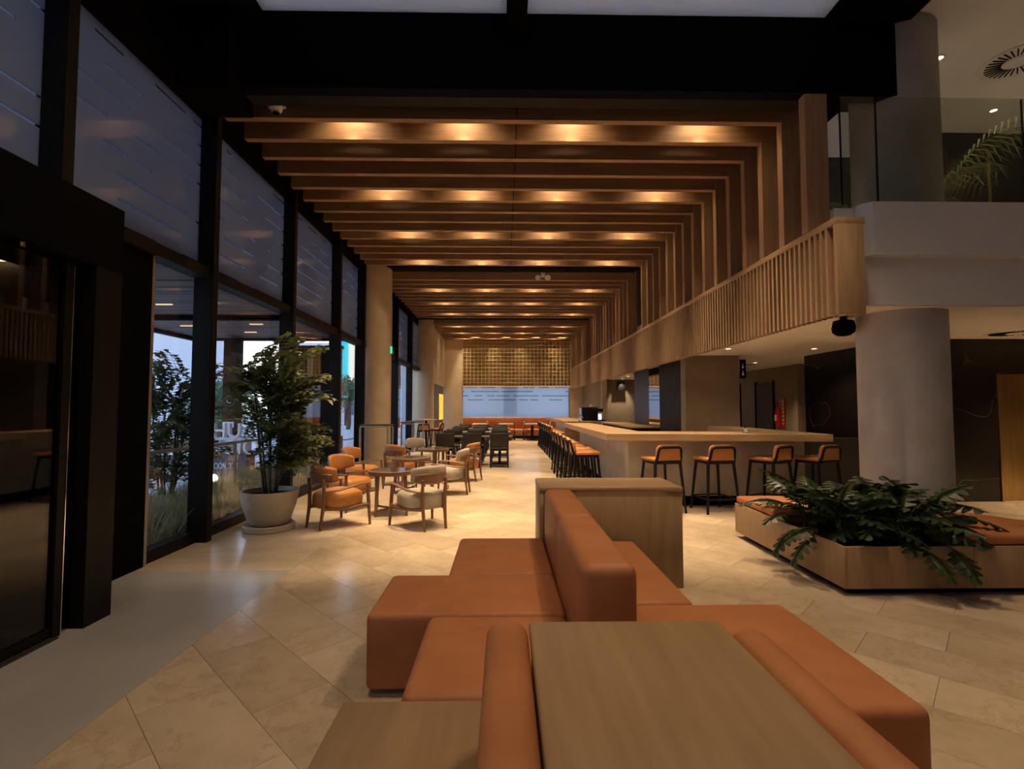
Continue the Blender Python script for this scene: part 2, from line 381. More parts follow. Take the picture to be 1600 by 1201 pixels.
box('door_jamb', (-3.00, -2.93, -1.0, -0.2, 0, 2.50), black, ep)
MB().tube([(-2.90, 3.05, 2.52), (-2.90, 3.05, 2.47)], [0.02, 0.016], 10).obj('sensor', chrome, ep)
vb = thing('wall_vestibule', 'dark lining of the entrance vestibule behind the door', 'wall', kind='structure')
box('side_wall', (-5.4, -3.12, 3.56, 3.62, 0, 2.56), mottled('vestibule_bronze', (.05, .038, .02), (.07, .052, .028), 4, .5), vb); box('side_wall', (-5.4, -3.46, 3.62, 3.80, 0, 2.98), blackm, vb)  # bronze tone chosen so the wall catches the added glow strip
box('outer_wall', (-5.6, -5.4, -1.0, 3.80, 0, 2.98), blackm, vb)
box('side_wall', (-5.4, -3.42, -1.1, -0.95, 0, 2.98), blackm, vb)
box('vestibule_ceiling', (-5.5, -2.99, -1.0, 3.80, 2.56, 2.7), bronze, vb)
box('vestibule_floor', (-5.5, -3.45, -1.0, 3.65, -0.05, 0.0), rubber, vb)
ls = thing('vestibule_glow', 'added glow strip standing in for a warm reflection at the glass top', 'light', (-3.45, 3.52, 2.52))
box('lens', (-0.45, 0.45, -.02, .02, 0, 0.02), emit('reflection_glow', (1.0, 0.72, 0.34), 5.0), ls)  # added strip; its glow stands in for a warm reflection in the glass
mt_ = thing('entrance_mat', 'black ribbed entrance mat along the door track', 'mat', (0, 0, 0))
box('mat_base', (-3.40, -2.90, 0.4, 3.42, 0.0005, 0.006), rubber, mt_)
for k in range(9): box('rib', (-3.38 + k * .054, -3.355 + k * .054, 0.42, 3.40, 0.006, 0.012), rubber, mt_)

# ------------------------------------------------------------ ceilings, bulkheads
ce = MB().box(-3.6, 3.9, 5.75, 26.0, 5.75, 5.9).obj('ceiling', blackm)
struct(ce, 'black ceiling above the timber beams of the restaurant', 'ceiling')
ys = [5.91 + 0.475 * k for k in range(42)]
ys = [y for y in ys if y < 25.5 and not (12.45 < y < 13.05) and not (19.6 < y < 20.3)]
bm_ = MB().box(-3.33, 3.37, 0, 0.09, 4.95, 5.30).mesh('wood_beam'); bm_.materials.append(beamw)
for y in ys: link('wood_beam', bm_, None, ce, (0, y, 0))
for y in ys:
    if y < 13: 
        box('hanger', (0.12, 0.20, y + .09, y + .13, 5.02, 5.08), black, ce); box('hanger', (0.155, 0.165, y - .002, y, 4.96, 5.30), black, ce)
for k, yy in enumerate((12.55, 19.7)): box('steel_beam', (-3.4, 3.4, yy, yy + .42, 5.02, 5.5), blackm, ce)
m_, t_ = newmat('skylight_sheet'); a_ = princ(t_, (.84, .82, .80), .7, 0, .2); b_ = t_.nodes.new('ShaderNodeBsdfTranslucent'); b_.inputs[0].default_value = (.9, .9, .9, 1); x_ = t_.nodes.new('ShaderNodeMixShader'); x_.inputs[0].default_value = .26
t_.links.new(a_, x_.inputs[1]); t_.links.new(b_.outputs[0], x_.inputs[2]); out(t_, x_.outputs[0])
cw = MB().box(-2.75, 3.72, -4.0, 5.6, 6.02, 6.03).obj('ceiling_front', m_)
struct(cw, 'white skylight sheet over the lobby foreground', 'ceiling')
tr1 = thing('trim_1', 'black steel bulkheads framing the lobby ceiling', 'trim', kind='structure')
box('bulkhead', (-3.5, 4.68, 5.6, 5.75, 5.10, 6.15), blackm, tr1)
box('bulkhead_lip', (-3.5, 3.4, 5.56, 5.75, 5.00, 5.10), brownblack, tr1)
box('side_beam', (-3.5, -2.75, -4.0, 5.6, 5.75, 6.15), blackm, tr1)
box('side_beam', (3.72, 4.68, -4.0, 5.6, 5.96, 6.3), blackm, tr1)
box('side_drop', (3.72, 4.68, 5.6, 6.4, 5.38, 6.3), blackm, tr1)
box('side_drop', (3.40, 4.2, 5.75, 7.4, 5.2, 6.3), blackm, tr1)
box('centre_beam', (0.03, 0.25, -4.0, 5.6, 5.72, 6.1), blackm, tr1)
box('left_drop', (-3.55, -2.9, 5.2, 5.75, 4.85, 5.9), blackm, tr1)
wb = MB().box(-3.6, 12.0, -4.2, -4.0, 0, 6.3).obj('wall_back', plaster); struct(wb, 'plaster wall behind the viewpoint', 'wall')
wr = MB().box(11.9, 12.1, -4.0, 26, 0, 6.3).obj('wall_right', olive); struct(wr, 'taupe wall closing the lobby on the lift side', 'wall')

# mezzanine
mz = MB().box(3.64, 12.0, 5.42, 26.0, 2.62, 3.70).obj('ceiling_mezzanine', whitec)
struct(mz, 'white soffit and slab of the mezzanine above the bar', 'ceiling')
MB().prism([(3.86, 5.40), (3.97, 5.28), (12, 5.28), (12, 5.45), (3.86, 5.45)], 3.14, 3.72).obj('slab_fascia', white, mz)
box('slab_band', (3.86, 12, 5.40, 5.45, 2.62, 3.14), white, mz)
up = MB().box(4.68, 12.0, -4.0, 9.0, 6.05, 6.2).obj('ceiling_upper', whitec); struct(up, 'upper storey ceiling seen over the glass balustrade', 'ceiling')
uw = MB().box(3.7, 6.72, 8.9, 9.1, 3.7, 6.05).obj('wall_upper', darkpanel); struct(uw, 'dim taupe wall at the back of the mezzanine', 'wall')
uc = MB().box(3.72, 4.68, 6.4, 9.1, 6.05, 6.2).obj('ceiling_upper_side', whitec); struct(uc, 'upper ceiling strip behind the bulkhead', 'ceiling')
wm = MB().box(3.80, 3.95, 6.6, 25.8, 3.4, 5.9).obj('wall_mezzanine', mottled('dark_brown_wall', (0.05, 0.035, 0.022), (0.065, 0.045, 0.03), 3, 0.8)); struct(wm, 'dark wall behind the timber fins of the mezzanine', 'wall')

# slatted balustrade with fins
sb = thing('slat_balustrade', 'long oak slatted balustrade with tall timber fins along the mezzanine', 'balustrade', (3.35, 4.97, 2.44))
L_ = 20.6
box('backing', (0.10, 0.14, 0.06, L_, 0.03, 0.92), mottled('backing_brown', (0.05, 0.03, 0.017), (0.07, 0.042, 0.024), 4, 0.8), sb)
box('top_rail', (-0.005, 0.30, 0.0, L_, 0.92, 0.99), raily, sb, 0.004)
box('end_board', (0.0, 0.28, -0.005, 0.045, 0.0, 0.92), slatw, sb, 0.003)
sm = MB().box(0.0, 0.10, 0, 0.038, 0.0, 0.92).mesh('slat'); sm.materials.append(slatw)
for k in range(1, 214): link('slat', sm, None, sb, (0, 0.045 + k * 0.0955, 0))
fm = MB().box(0.0, 0.25, 0, 0.11, 0.99, 2.86).mesh('fin'); fm.materials.append(finw)
box('fin', (-.02, .23, .43, .54, .99, 2.54), finw, sb)
for y in ys: 
    link('fin', fm, None, sb, (0.0, y - 4.97 - 0.01, 0))
bk = MB().box(-0.09, -0.005, 0.105, 0.16, 2.56, 2.80).mesh('bracket'); bk.materials.append(black)
for y in ys: link('bracket', bk, None, sb, (0.06, y - 4.97, 0))

# ceiling downlights between the beams
rows = [ys[k] + 0.27 for k in range(0, len(ys), 4)]
rows = [y for y in rows if y < 25.2]
cyl = MB().tube([(0, 0, 0.03), (0, 0, 0.16)], 0.045, 14).mesh('housing', 40); cyl.materials.append(black)
len_ = MB().tube([(0, 0, 0.026), (0, 0, 0.032)], 0.035, 14).mesh('lens'); len_.materials.append(lampon)
ordn = ['first', 'second', 'third', 'fourth', 'fifth', 'sixth', 'seventh', 'eighth', 'ninth', 'tenth', 'eleventh', 'twelfth', 'thirteenth', 'fourteenth']
for r, y in enumerate(rows):
    for k, x in enumerate((-1.95, -0.52, 0.88, 2.55)):
        t = thing('beam_downlight', 'small black downlight above the beams, %s row from the front, %s across' % (ordn[r], ordn[k]), 'downlight', (x, y, 5.50), 0, 'downlights between the ceiling beams')
        link('housing', cyl, None, t); link('lens', len_, None, t)
        spot((x, y, 5.52), 470, 48, 1.0, WARM, 0.03, None, 'downlight_lamp'); spot((x, y, 5.52), 62, 125, 1.0, WARM, 0.05, None, 'downlight_spill')

# ------------------------------------------------------------ columns
def column(name, x, y, r, z0, z1, mat, label):
    c = MB().lathe([(0, z0), (r, z0), (r, z1), (0, z1)], 64).obj(name, mat, None, (x, y, 0), 0, 40)
    return struct(c, label, 'column')
column('column_1', 4.78, 5.98, 0.45, 0.0, 6.05, concrete, 'round grey concrete column beside the planter bench')
column('column_2', -3.30, 12.80, 0.45, 0.0, 5.6, plaster, 'first round beige column at the window wall')
column('column_3', -3.30, 20.75, 0.45, 0.0, 5.6, plaster, 'second round beige column farther along the window wall')
# ------------------------------------------------------------ end wall
ew = thing('wall_end', 'far end wall with a cream lattice screen over a frosted window', 'wall', kind='structure')
box('wall_panel', (-3.6, -2.08, 25.6, 25.9, 0, 5.7), plaster, ew)
box('wall_panel', (3.36, 3.62, 25.6, 25.9, 0, 2.58), plaster, ew)
box('wall_panel', (-2.08, 3.36, 25.6, 25.9, 0, 1.0), plaster, ew)
box('screen_back', (-2.08, 3.62, 25.62, 25.9, 2.62, 5.7), mottled('screen_back_tan', (0.30, 0.22, 0.11), (0.36, 0.26, 0.14), 3, 0.8), ew)
lat = MB()
cream = mottled('lattice_cream', (0.50, 0.40, 0.23), (0.58, 0.47, 0.28), 5, 0.7)
k = 0
while -2.08 + k * 0.19 <= 3.6:
    lat.box(-2.08 + k * .19, -2.06 + k * .19, 25.54, 25.62, 2.58, 4.95); k += 1
k = 0
while 2.58 + k * 0.19 <= 4.95:
    lat.box(-2.08, 3.6, 25.545, 25.62, 2.58 + k * .19, 2.60 + k * .19); k += 1
l2 = lat.obj('lattice', cream, ew); l2['kind'] = 'stuff'
box('screen_edge', (-2.10, 3.62, 25.53, 25.64, 2.54, 2.60), cream, ew)
box('wall_panel', (3.62, 12.0, 25.6, 25.9, 0, 2.62), plaster, ew)
we = thing('window_13', 'wide frosted window low in the far end wall', 'window', kind='structure')
box('frosted_pane', (-2.08, 3.36, 25.70, 25.712, 1.0, 2.6), frostend, we)
box('window_frame', (3.30, 3.36, 25.6, 25.7, 1.0, 2.58), metalgrey, we)
column('column_4', 0.35, 26.9, 0.36, -0.1, 3.2, concrete, 'dim round column standing behind the frosted end window')
# charcoal panel with the lit niche
cp = thing('niche_cabinet', 'charcoal wall cabinet with a glowing amber niche near the end wall', 'cabinet', (-3.3, 21.9, 0))
box('body', (0, 0.32, 0, 3.0, 0, 2.55), darkpanel, cp)
box('side_panel', (0.0, 0.30, -0.05, 0, 0, 2.55), olive, cp)
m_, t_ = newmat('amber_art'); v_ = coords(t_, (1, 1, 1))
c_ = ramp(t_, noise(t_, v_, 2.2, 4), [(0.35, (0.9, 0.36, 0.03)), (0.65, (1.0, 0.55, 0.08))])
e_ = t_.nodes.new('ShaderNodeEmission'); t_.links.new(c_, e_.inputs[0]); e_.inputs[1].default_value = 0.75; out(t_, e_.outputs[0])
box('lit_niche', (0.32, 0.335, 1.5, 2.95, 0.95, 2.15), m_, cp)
wp = MB().box(-3.6, -3.0, 22.0, 25.6, 2.55, 5.6).obj('wall_pier', plaster); struct(wp, 'beige pier above the charcoal cabinet', 'wall')

# ------------------------------------------------------------ back of the bar, lift core, corridor
ov = MB().box(3.87, 5.03, 10.7, 11.0, 0, 2.62).obj('wall_bar', olive); struct(ov, 'taupe wall standing behind the bar', 'wall')
sw = thing('wall_slatted', 'black slatted side of the taupe bar wall', 'wall', kind='structure')
box('backing', (3.90, 4.4, 11.0, 12.5, 0, 2.62), blackm, sw)
sl = MB().box(0, .05, 0, .035, 0, 2.62).mesh('slat'); sl.materials.append(darkpanel)
for k in range(16): link('slat', sl, None, sw, (3.85, 11.02 + k * .092, 0))
sp = MB().box(4.0, 5.4, 20.0, 20.2, 0, 2.62).obj('wall_backbar', olive); struct(sp, 'grey wall lit by a spot behind the bar', 'wall')
bc = thing('back_counter', 'low black back counter with a pale top behind the bar', 'counter', (3.15, 12.5, 0))
box('body', (0.04, 0.74, 0.05, 3.75, 0, 1.0), black, bc); box('worktop', (0, 0.76, 0, 3.78, 1.0, 1.05), oakx, bc, .003)
mr = MB().box(3.93, 3.97, 12.55, 13.62, 1.06, 2.62).obj('wall_mirror', mottled('mirror', (0.75, 0.75, 0.75), (0.78, 0.78, 0.78), 2, 0.03, 1.0))
struct(mr, 'tall mirror beside the black slats reflecting the end window', 'mirror')
dpn = MB().box(3.95, 5.3, 13.64, 15.2, 0, 2.62).obj('wall_charcoal', darkpanel); struct(dpn, 'charcoal panelled block beside the mirror', 'wall')
dk = MB().box(4.0, 4.2, 20.2, 25.6, 0, 2.62).obj('wall_far_bar', olive); struct(dk, 'dim wall behind the far end of the bar', 'wall')
pl = MB().box(3.85, 4.03, 19.7, 19.98, 0, 2.62).obj('column_5', plaster); struct(pl, 'narrow beige pier beside the coffee machine', 'column')
lc = thing('wall_lift', 'dark veined marble lift core', 'wall', kind='structure')
box('front_panel', (6.7, 8.02, 8.05, 8.3, 0, 2.62), darkmarble, lc)
box('front_panel', (9.6, 12, 8.05, 8.3, 0, 2.62), darkmarble, lc)
box('front_panel', (8.02, 9.6, 8.05, 8.3, 2.05, 2.62), darkmarble, lc)
box('side_panel', (6.5, 6.75, 8.1, 10.8, 0, 2.62), darkmarble, lc)
box('upper_panel', (6.7, 8.0, 8.05, 8.3, 3.7, 6.05), darkmarble, lc)
box('upper_panel', (8.0, 12, 8.05, 8.3, 4.75, 6.05), darkmarble, lc)
for z, nm in ((0.0, 'ground'), (3.7, 'upper')):
    d = thing('door_%d' % (2 if z == 0 else 3), 'bronze lift doors on the %s floor' % nm, 'door', kind='structure')
    for k in range(2): box('door_leaf', (8.02 + k * .8, 8.80 + k * .8, 8.12, 8.16, z, z + 2.05), bronze, d)
    box('door_frame', (7.98, 8.02, 8.03, 8.14, z, z + 2.05), bronze, d)
cc = MB().box(7.5, 7.7, 12.9, 26, 0, 2.62).obj('wall_corridor', olive); struct(cc, 'taupe corridor wall with two dark doors', 'wall')
c2 = MB().box(6.5, 7.7, 12.7, 12.9, 0, 2.62).obj('wall_corridor_return', olive); c2.location.x = 0.95; struct(c2, 'taupe return wall at the mouth of the corridor', 'wall')
for k, (a, b, lb) in enumerate(((13.92, 14.85, 'dark corridor door nearest the fire extinguisher'), (15.9, 16.9, 'dark corridor door deeper in the corridor'))):
    d = thing('door_%d' % (4 + k), lb, 'door', kind='structure')
    box('door_leaf', (7.47, 7.5, a, b, 0, 2.2), darkpanel, d); box('door_frame', (7.45, 7.5, a - .05, a, 0, 2.25), black, d); box('door_frame', (7.45, 7.5, b, b + .05, 0, 2.25), black, d)
    MB().tube([(7.46, a + .1, 1.0), (7.42, a + .1, 1.0), (7.42, a + .22, 1.0)], .012, 8).obj('handle', chrome, d)
# fire extinguisher
fx = thing('fire_extinguisher', 'red fire extinguisher on a striped backboard on the corridor wall', 'fire extinguisher', (7.46, 13.5, 0.98))
box('backboard', (0.02, 0.035, -0.16, 0.16, -0.02, 0.78), redm, fx)
for k in range(7): 
    s = MB().box(0.012, 0.02, -0.16, -0.08, 0, 0.05).obj('stripe', white, fx, (0, 0, 0.02 + k * .1)); s.rotation_euler = (R(-30), 0, 0); s.location.y = 0.02
MB().lathe([(0, 0), (.07, 0), (.075, .02), (.075, .45), (.05, .52), (.02, .54), (.02, .58), (0, .58)], 20).obj('tank', redm, fx, (-.08, 0, 0.02), 0, 40)
box('label_plate', (-.158, -.15, -.045, .045, .18, .34), white, fx)
MB().tube([(-.08, 0, .6), (-.08, -.03, .63), (-.1, .1, .62), (-.1, .12, .35)], .012, 8).obj('hose', black, fx)
# restroom sign, hung from the wall end
ws = thing('restroom_sign', 'black projecting sign with two white restroom figures', 'sign', (5.03, 10.66, 2.13))
box('plate', (0.0, 0.13, 0, 0.02, 0, 0.40), blackm, ws); box('bracket', (0.13, 0.32, 0.005, 0.015, 0.29, 0.30), black, ws)
for k, z in enumerate((0.06, 0.21)):
    MB().tube([(.06, -.003, z), (.06, -.003, z + .07)], [.022, .012], 8).obj('figure', white, ws)
    MB().lathe([(0, -.016), (.014, 0), (0, .016)], 10).obj('figure_head', white, ws, (.06, -.003, z + .095))

# downlights in soffits
def recessed(x, y, z, label, power=0, ang=100, r=.05, grp='recessed downlights in the soffits'):
    t = thing('recessed_downlight', label, 'downlight', (x, y, z), 0, grp)
    MB().lathe([(r, -.001), (r + .02, -.001), (r + .02, -.008), (r, -.012), (r, -.001)], 24).obj('ring', white, t)
    MB().tube([(0, 0, -.004), (0, 0, -.002)], r, 18).obj('lens', lampon, t)
    if power: spot((x, y, z - .03), power, ang, 0.8, WARM, .05, None, 'downlight_lamp')
recessed(4.23, 9.41, 2.62, 'recessed downlight in the soffit just before the taupe bar wall', 14, 130)
recessed(5.84, 9.38, 2.62, 'recessed downlight in the soffit near the dark marble side', 40, 120)
recessed(6.2, 12.33, 2.62, 'recessed downlight in the soffit over the corridor mouth', 70, 120)
for k, (x, y) in enumerate(((4.55, 19.3), (4.45, 17.95), (4.52, 16.9), (4.54, 15.7))):
    recessed(x, y, 2.62, 'tiny downlight over the back bar, %s from the spot-lit wall' % ordn[k], 12, 70, .045)
recessed(5.66, 6.28, 6.05, 'upper storey downlight next to the grey column', 40, 120, .045)
recessed(7.49, 7.41, 6.05, 'upper storey downlight seen through the balustrade glass', 60, 120, .045)
recessed(4.5, 6.75, 2.62, 'soffit downlight above the last bar stools', 22, 110)
recessed(9.5, 6.6, 2.62, 'soffit downlight over the lift lobby', 150, 120)
recessed(8.2, 6.9, 2.62, 'soffit downlight before the lift doors', 90, 110)
# unseen lobby lamps, added to light the foreground and the bar front
for k, (x, y) in enumerate(((-1.5, 2.6), (1.7, 2.6), (2.2, 3.9), (-0.6, -1.6))):
    recessed(x, y, 6.02, 'added unseen lobby lamp %s' % ['over the entrance side', 'over the sofas', 'brightening the bar front', 'behind the viewpoint'][k], (110, 80, 200, 70)[k], (120, 120, 82, 120)[k], .06, 'added lamps in the white lobby ceiling')
spot((4.6, 19.3, 2.55), 45, 60, 0.6, (1, .75, .5), .03, (4.62, 20.0, 1.7), 'wall_wash_spot')
for x in (-1.4, 0.1, 1.6, 2.9): spot((x, 24.75, 5.3), 36, 80, 0.9, WARM, .03, (x, 25.6, 3.4), 'wall_wash_spot')  # added spots without fixtures, brightening the lattice screen
# round ceiling diffusers
for (x, y, z, lb) in ((6.75, 6.33, 6.05, 'round swirl air diffuser on the upper ceiling'), (7.65, 7.35, 2.62, 'round air diffuser on the soffit before the lift')):
    t = thing('air_diffuser', lb, 'air diffuser', (x, y, z), 0, 'round ceiling air diffusers')
    MB().lathe([(0, -.004), (.36, -.004), (.40, -.02), (.40, 0), (0, 0)], 40).obj('plate', whitec, t, smooth=40)
    MB().lathe([(.0, -.02), (.13, -.02), (.13, -.004), (0, -.004)], 32).obj('hub', whitec, t, smooth=40)
    vm = MB().box(.16, .33, -.008, .008, -.014, -.003).mesh('slot'); vm.materials.append(black)
    for k in range(32): link('slot', vm, None, t, (0, 0, 0), k * 2 * math.pi / 32)
# black dome speaker
dm = thing('dome_speaker', 'black round speaker hanging from the soffit by the column', 'speaker', (4.17, 6.1, 2.375))
MB().lathe([(0, 0), (.07, .012), (.12, .05), (.13, .11), (.11, .19), (0, .22)], 28).obj('shell', blackm, dm, smooth=60); MB().tube([(0, 0, .21), (0, 0, .245)], .04, 12).obj('mount', black, dm)

# upper glass balustrade
gb = thing('glass_balustrade', 'clear glass balustrade along the mezzanine slab edge', 'balustrade', (0, 5.38, 3.70))
for k, (a, b) in enumerate(((3.72, 4.10), (4.12, 5.75), (5.77, 7.4), (7.42, 9.0))): box('glass_panel', (a, b, 0, .016, 0.0, 1.24), glassb, gb)
for x in (3.71, 4.11, 5.76): box('joint', (x - .006, x + .006, 0, .016, 0.02, 1.23), black, gb)

# exit sign, cameras
ex = thing('exit_sign', 'small glowing green exit sign on the first beige column', 'sign', (-2.86, 12.9, 2.86))
box('case', (0, 0.04, -.16, .16, 0, .2), black, ex); box('face', (-.0, .045, -.163, -.158, .01, .19), emit('exit_green', (0.02, 0.75, 0.36), 0.9), ex)
def dome(x, y, z, lb):
    t = thing('security_camera', lb, 'camera', (x, y, z))
    MB().lathe([(0, .10), (.075, .10), (.075, .05), (.06, .0), (.03, -.03), (0, -.035)], 24).obj('housing', white, t, smooth=50)
    MB().lathe([(.045, -.02), (.048, -.0), (.03, -.04), (0, -.045)], 20).obj('lens', blackm, t, smooth=60)
    box('bracket', (-.10, .10, .0, .03, .04, .06), white, t)
dome(-2.67, 5.82, 4.98, 'white camera on the first ceiling beam near the facade')
tl = thing('track_light', 'black cylinder spotlight tucked against the first ceiling beam', 'track light', (-2.35, 6.12, 5.08))
MB().tube([(-.42, 0, 0), (.42, 0, 0)], .05, 16).obj('body', black, tl, smooth=40); MB().tube([(.42, 0, 0), (.43, 0, 0)], .04, 12).obj('lens', darkpanel, tl)
em = thing('emergency_light', 'twin-head emergency light fixed between the ceiling beams', 'emergency light', (1.02, 13.0, 4.82))
box('body', (-.05, .05, 0, .08, .1, .2), white, em)
for s in (-1, 1): MB().tube([(s * .13, -.02, .06), (s * .13, .09, .09)], .07, 14).obj('lamp_head', white, em, smooth=40)

# ------------------------------------------------------------ bar
bar = thing('bar_counter', 'U-shaped bar with a thick oak top on pale concrete panels', 'bar counter', (0, 0, 0))
TZ0, TZ1 = 1.015, 1.12
MB().prism([(1.53, 7.50), (4.74, 7.22), (4.74, 10.4), (4.2, 10.4), (4.2, 8.05), (2.2, 8.25), (2.2, 12.9), (1.53, 12.9)], TZ0, TZ1, .004, 1).obj('countertop', oakx, bar)
box('front_panel', (1.92, 4.66, 7.80, 7.9, 0.15, TZ0), barconc, bar)
box('side_panel', (1.92, 2.0, 7.9, 12.85, 0.15, TZ0), barconc, bar)
box('end_panel', (4.56, 4.66, 7.9, 10.3, 0.15, TZ0), barconc, bar)
box('plinth', (1.97, 4.6, 7.84, 7.92, 0, 0.15), blackm, bar)
box('plinth', (1.97, 2.05, 7.9, 12.8, 0, 0.15), blackm, bar)
box('end_leg', (1.56, 2.2, 12.9, 12.98, 0.0, TZ1), oakx, bar)
b2 = thing('bar_extension', 'second oak counter continuing the bar toward the far window', 'bar counter', (0, 0, 0))
box('countertop', (1.78, 2.62, 14.3, 21.4, TZ0, TZ1), oaky, b2, .004)
box('end_leg', (1.78, 2.62, 14.3, 14.4, 0, TZ0), oakx, b2)
box('side_panel', (2.2, 2.3, 14.4, 21.3, 0.0, TZ0), barconc, b2)
# coffee machine, tap, small things
cm = thing('coffee_machine', 'black coffee machine with a lit display on the bar', 'coffee machine', (2.55, 14.95, 1.12))
cmb = box('body', (-.25, .22, -.15, .3, 0, .40), black, cm, .02); box('hood', (.05, .36, -.2, .2, .26, .36), black, cm, .015)
MB().lathe([(.05, .40), (.05, .46), (.06, .47), (0, .475)], 16).obj('bean_lid', white, cm, (.05, .05, 0))
box('display', (.22, .31, -.17, -.16, .04, .2), emit('display_white', (.75, .82, 1.0), 1.4), cmb, 0)
box('side_plate', (-.27, -.25, -.15, .3, 0.0, .38), chrome, cm); box('drip_tray', (.2, .44, -.2, .25, -0.0, .035), black, cm)
tp = thing('water_tap', 'curved chrome tap rising from the far bar top', 'tap', (2.2, 14.8, 1.12))
MB().tube([(0, 0, 0), (0, 0, .1)] + [(.06 - .06 * math.cos(a), 0, .1 + .06 * math.sin(a)) for a in [i * math.pi / 8 for i in range(1, 9)]] + [(.12, 0, .07)], .012, 10).obj('spout', chrome, tp, smooth=60)
MB().lathe([(0, 0), (.03, 0), (.025, .02), (0, .02)], 16).obj('base', chrome, tp)
pn = thing('card_holder', 'small white card leaning on a black stand on the bar', 'card holder', (3.72, 7.72, 1.12), R(20))
o = box('card', (-.03, .03, -.003, .003, 0.004, .07), white, pn); o.rotation_euler = (R(-20), 0, 0); box('stand', (-.035, .035, -.01, .04, 0, .006), black, pn)
box('prop', (0.0, .02, .03, .035, .0, .11), black, pn)
pb = thing('box_speaker', 'small black speaker hanging before the spot-lit wall', 'speaker', (4.45, 19.6, 2.18))
box('body', (0, .26, 0, .2, 0, .34), black, pb, .01); box('bracket', (.12, .14, .09, .11, .34, .44), black, pb)
so = thing('socket_plate', 'white wall socket low on the dark panel behind the stools', 'socket', (5.16, 8.28, 0.62))
box('plate', (0, .17, 0, .02, 0, .12), white, so, .004); box('hole', (.03, .06, -.002, 0, .045, .07), black, so); box('hole', (.11, .14, -.002, 0, .045, .07), black, so)
sp_ = MB().box(4.70, 6.5, 8.30, 8.42, 0, 1.0).obj('wall_low', darkpanel); struct(sp_, 'low dark panel behind the last bar stool', 'wall')

# ------------------------------------------------------------ seating builders
def smooth_obj(mb, name, mat, parent, ang=60): return mb.obj(name, mat, parent, smooth=ang)
def bar_stool(label, group):
    t = thing('bar_stool', label, 'bar stool', (0, 0, 0), 0, group)
    for sx in (-1, 1):
        MB().tube([(sx * .235, .235, 0), (sx * .175, .175, .70)], [.017, .022], 8).obj('leg', black, t, smooth=50)
        MB().tube([(sx * .25, -.245, 0), (sx * .20, -.19, .70), (sx * .19, -.235, .80), (sx * .18, -.255, .90)], [.017, .023, .02, .018], 8).obj('leg', black, t, smooth=50)
    MB().tube([(-.18, -.255, .89), (-.168, -.259, .925), (-.135, -.261, .94), (.135, -.261, .94), (.168, -.259, .925), (.18, -.255, .89)], .02, 8).obj('back_frame', black, t, smooth=50)
    MB().tube([(-.19, -.225, .735), (.19, -.225, .735)], .02, 8).obj('back_frame', black, t, smooth=50)
    MB().box(-.195, .195, -.19, .195, .695, .735, .012, 2).obj('seat_frame', black, t, smooth=40)
    MB().box(-.215, .215, -.19, .225, .735, .785, .022, 3).obj('seat', tan, t, smooth=50)
    b = MB()
    n = 9; pts = [(-.19, .745), (-.198, .84), (-.19, .925), (-.165, .958), (-.13, .972), (.13, .972), (.165, .958), (.19, .925), (.198, .84), (.19, .745)]
    fr = [b.b.verts.new((x, -.215 - (z - .745) * .10 - .018, z)) for x, z in pts]; bk_ = [b.b.verts.new((x, -.185 - (z - .745) * .10 + .012, z)) for x, z in pts]
    b.b.faces.new(fr); b.b.faces.new(bk_[::-1])
    for k in range(len(pts)): q = (k + 1) % len(pts); b.b.faces.new((fr[k], bk_[k], bk_[q], fr[q]))
    bmesh.ops.bevel(b.b, geom=[e for e in b.b.edges], offset=.008, segments=2, affect='EDGES')
    b.obj('backrest', tan, t, smooth=45)
    for (a, c) in (((-.221, .221), (.221, .221)), ((-.235, -.231), (.235, -.231)), ((-.221, .221), (-.235, -.231)), ((.221, .221), (.235, -.231))):
        MB().tube([(a[0], a[1], .20), (c[0], c[1], .20)], .011, 8).obj('foot_rail', black, t)
    return t
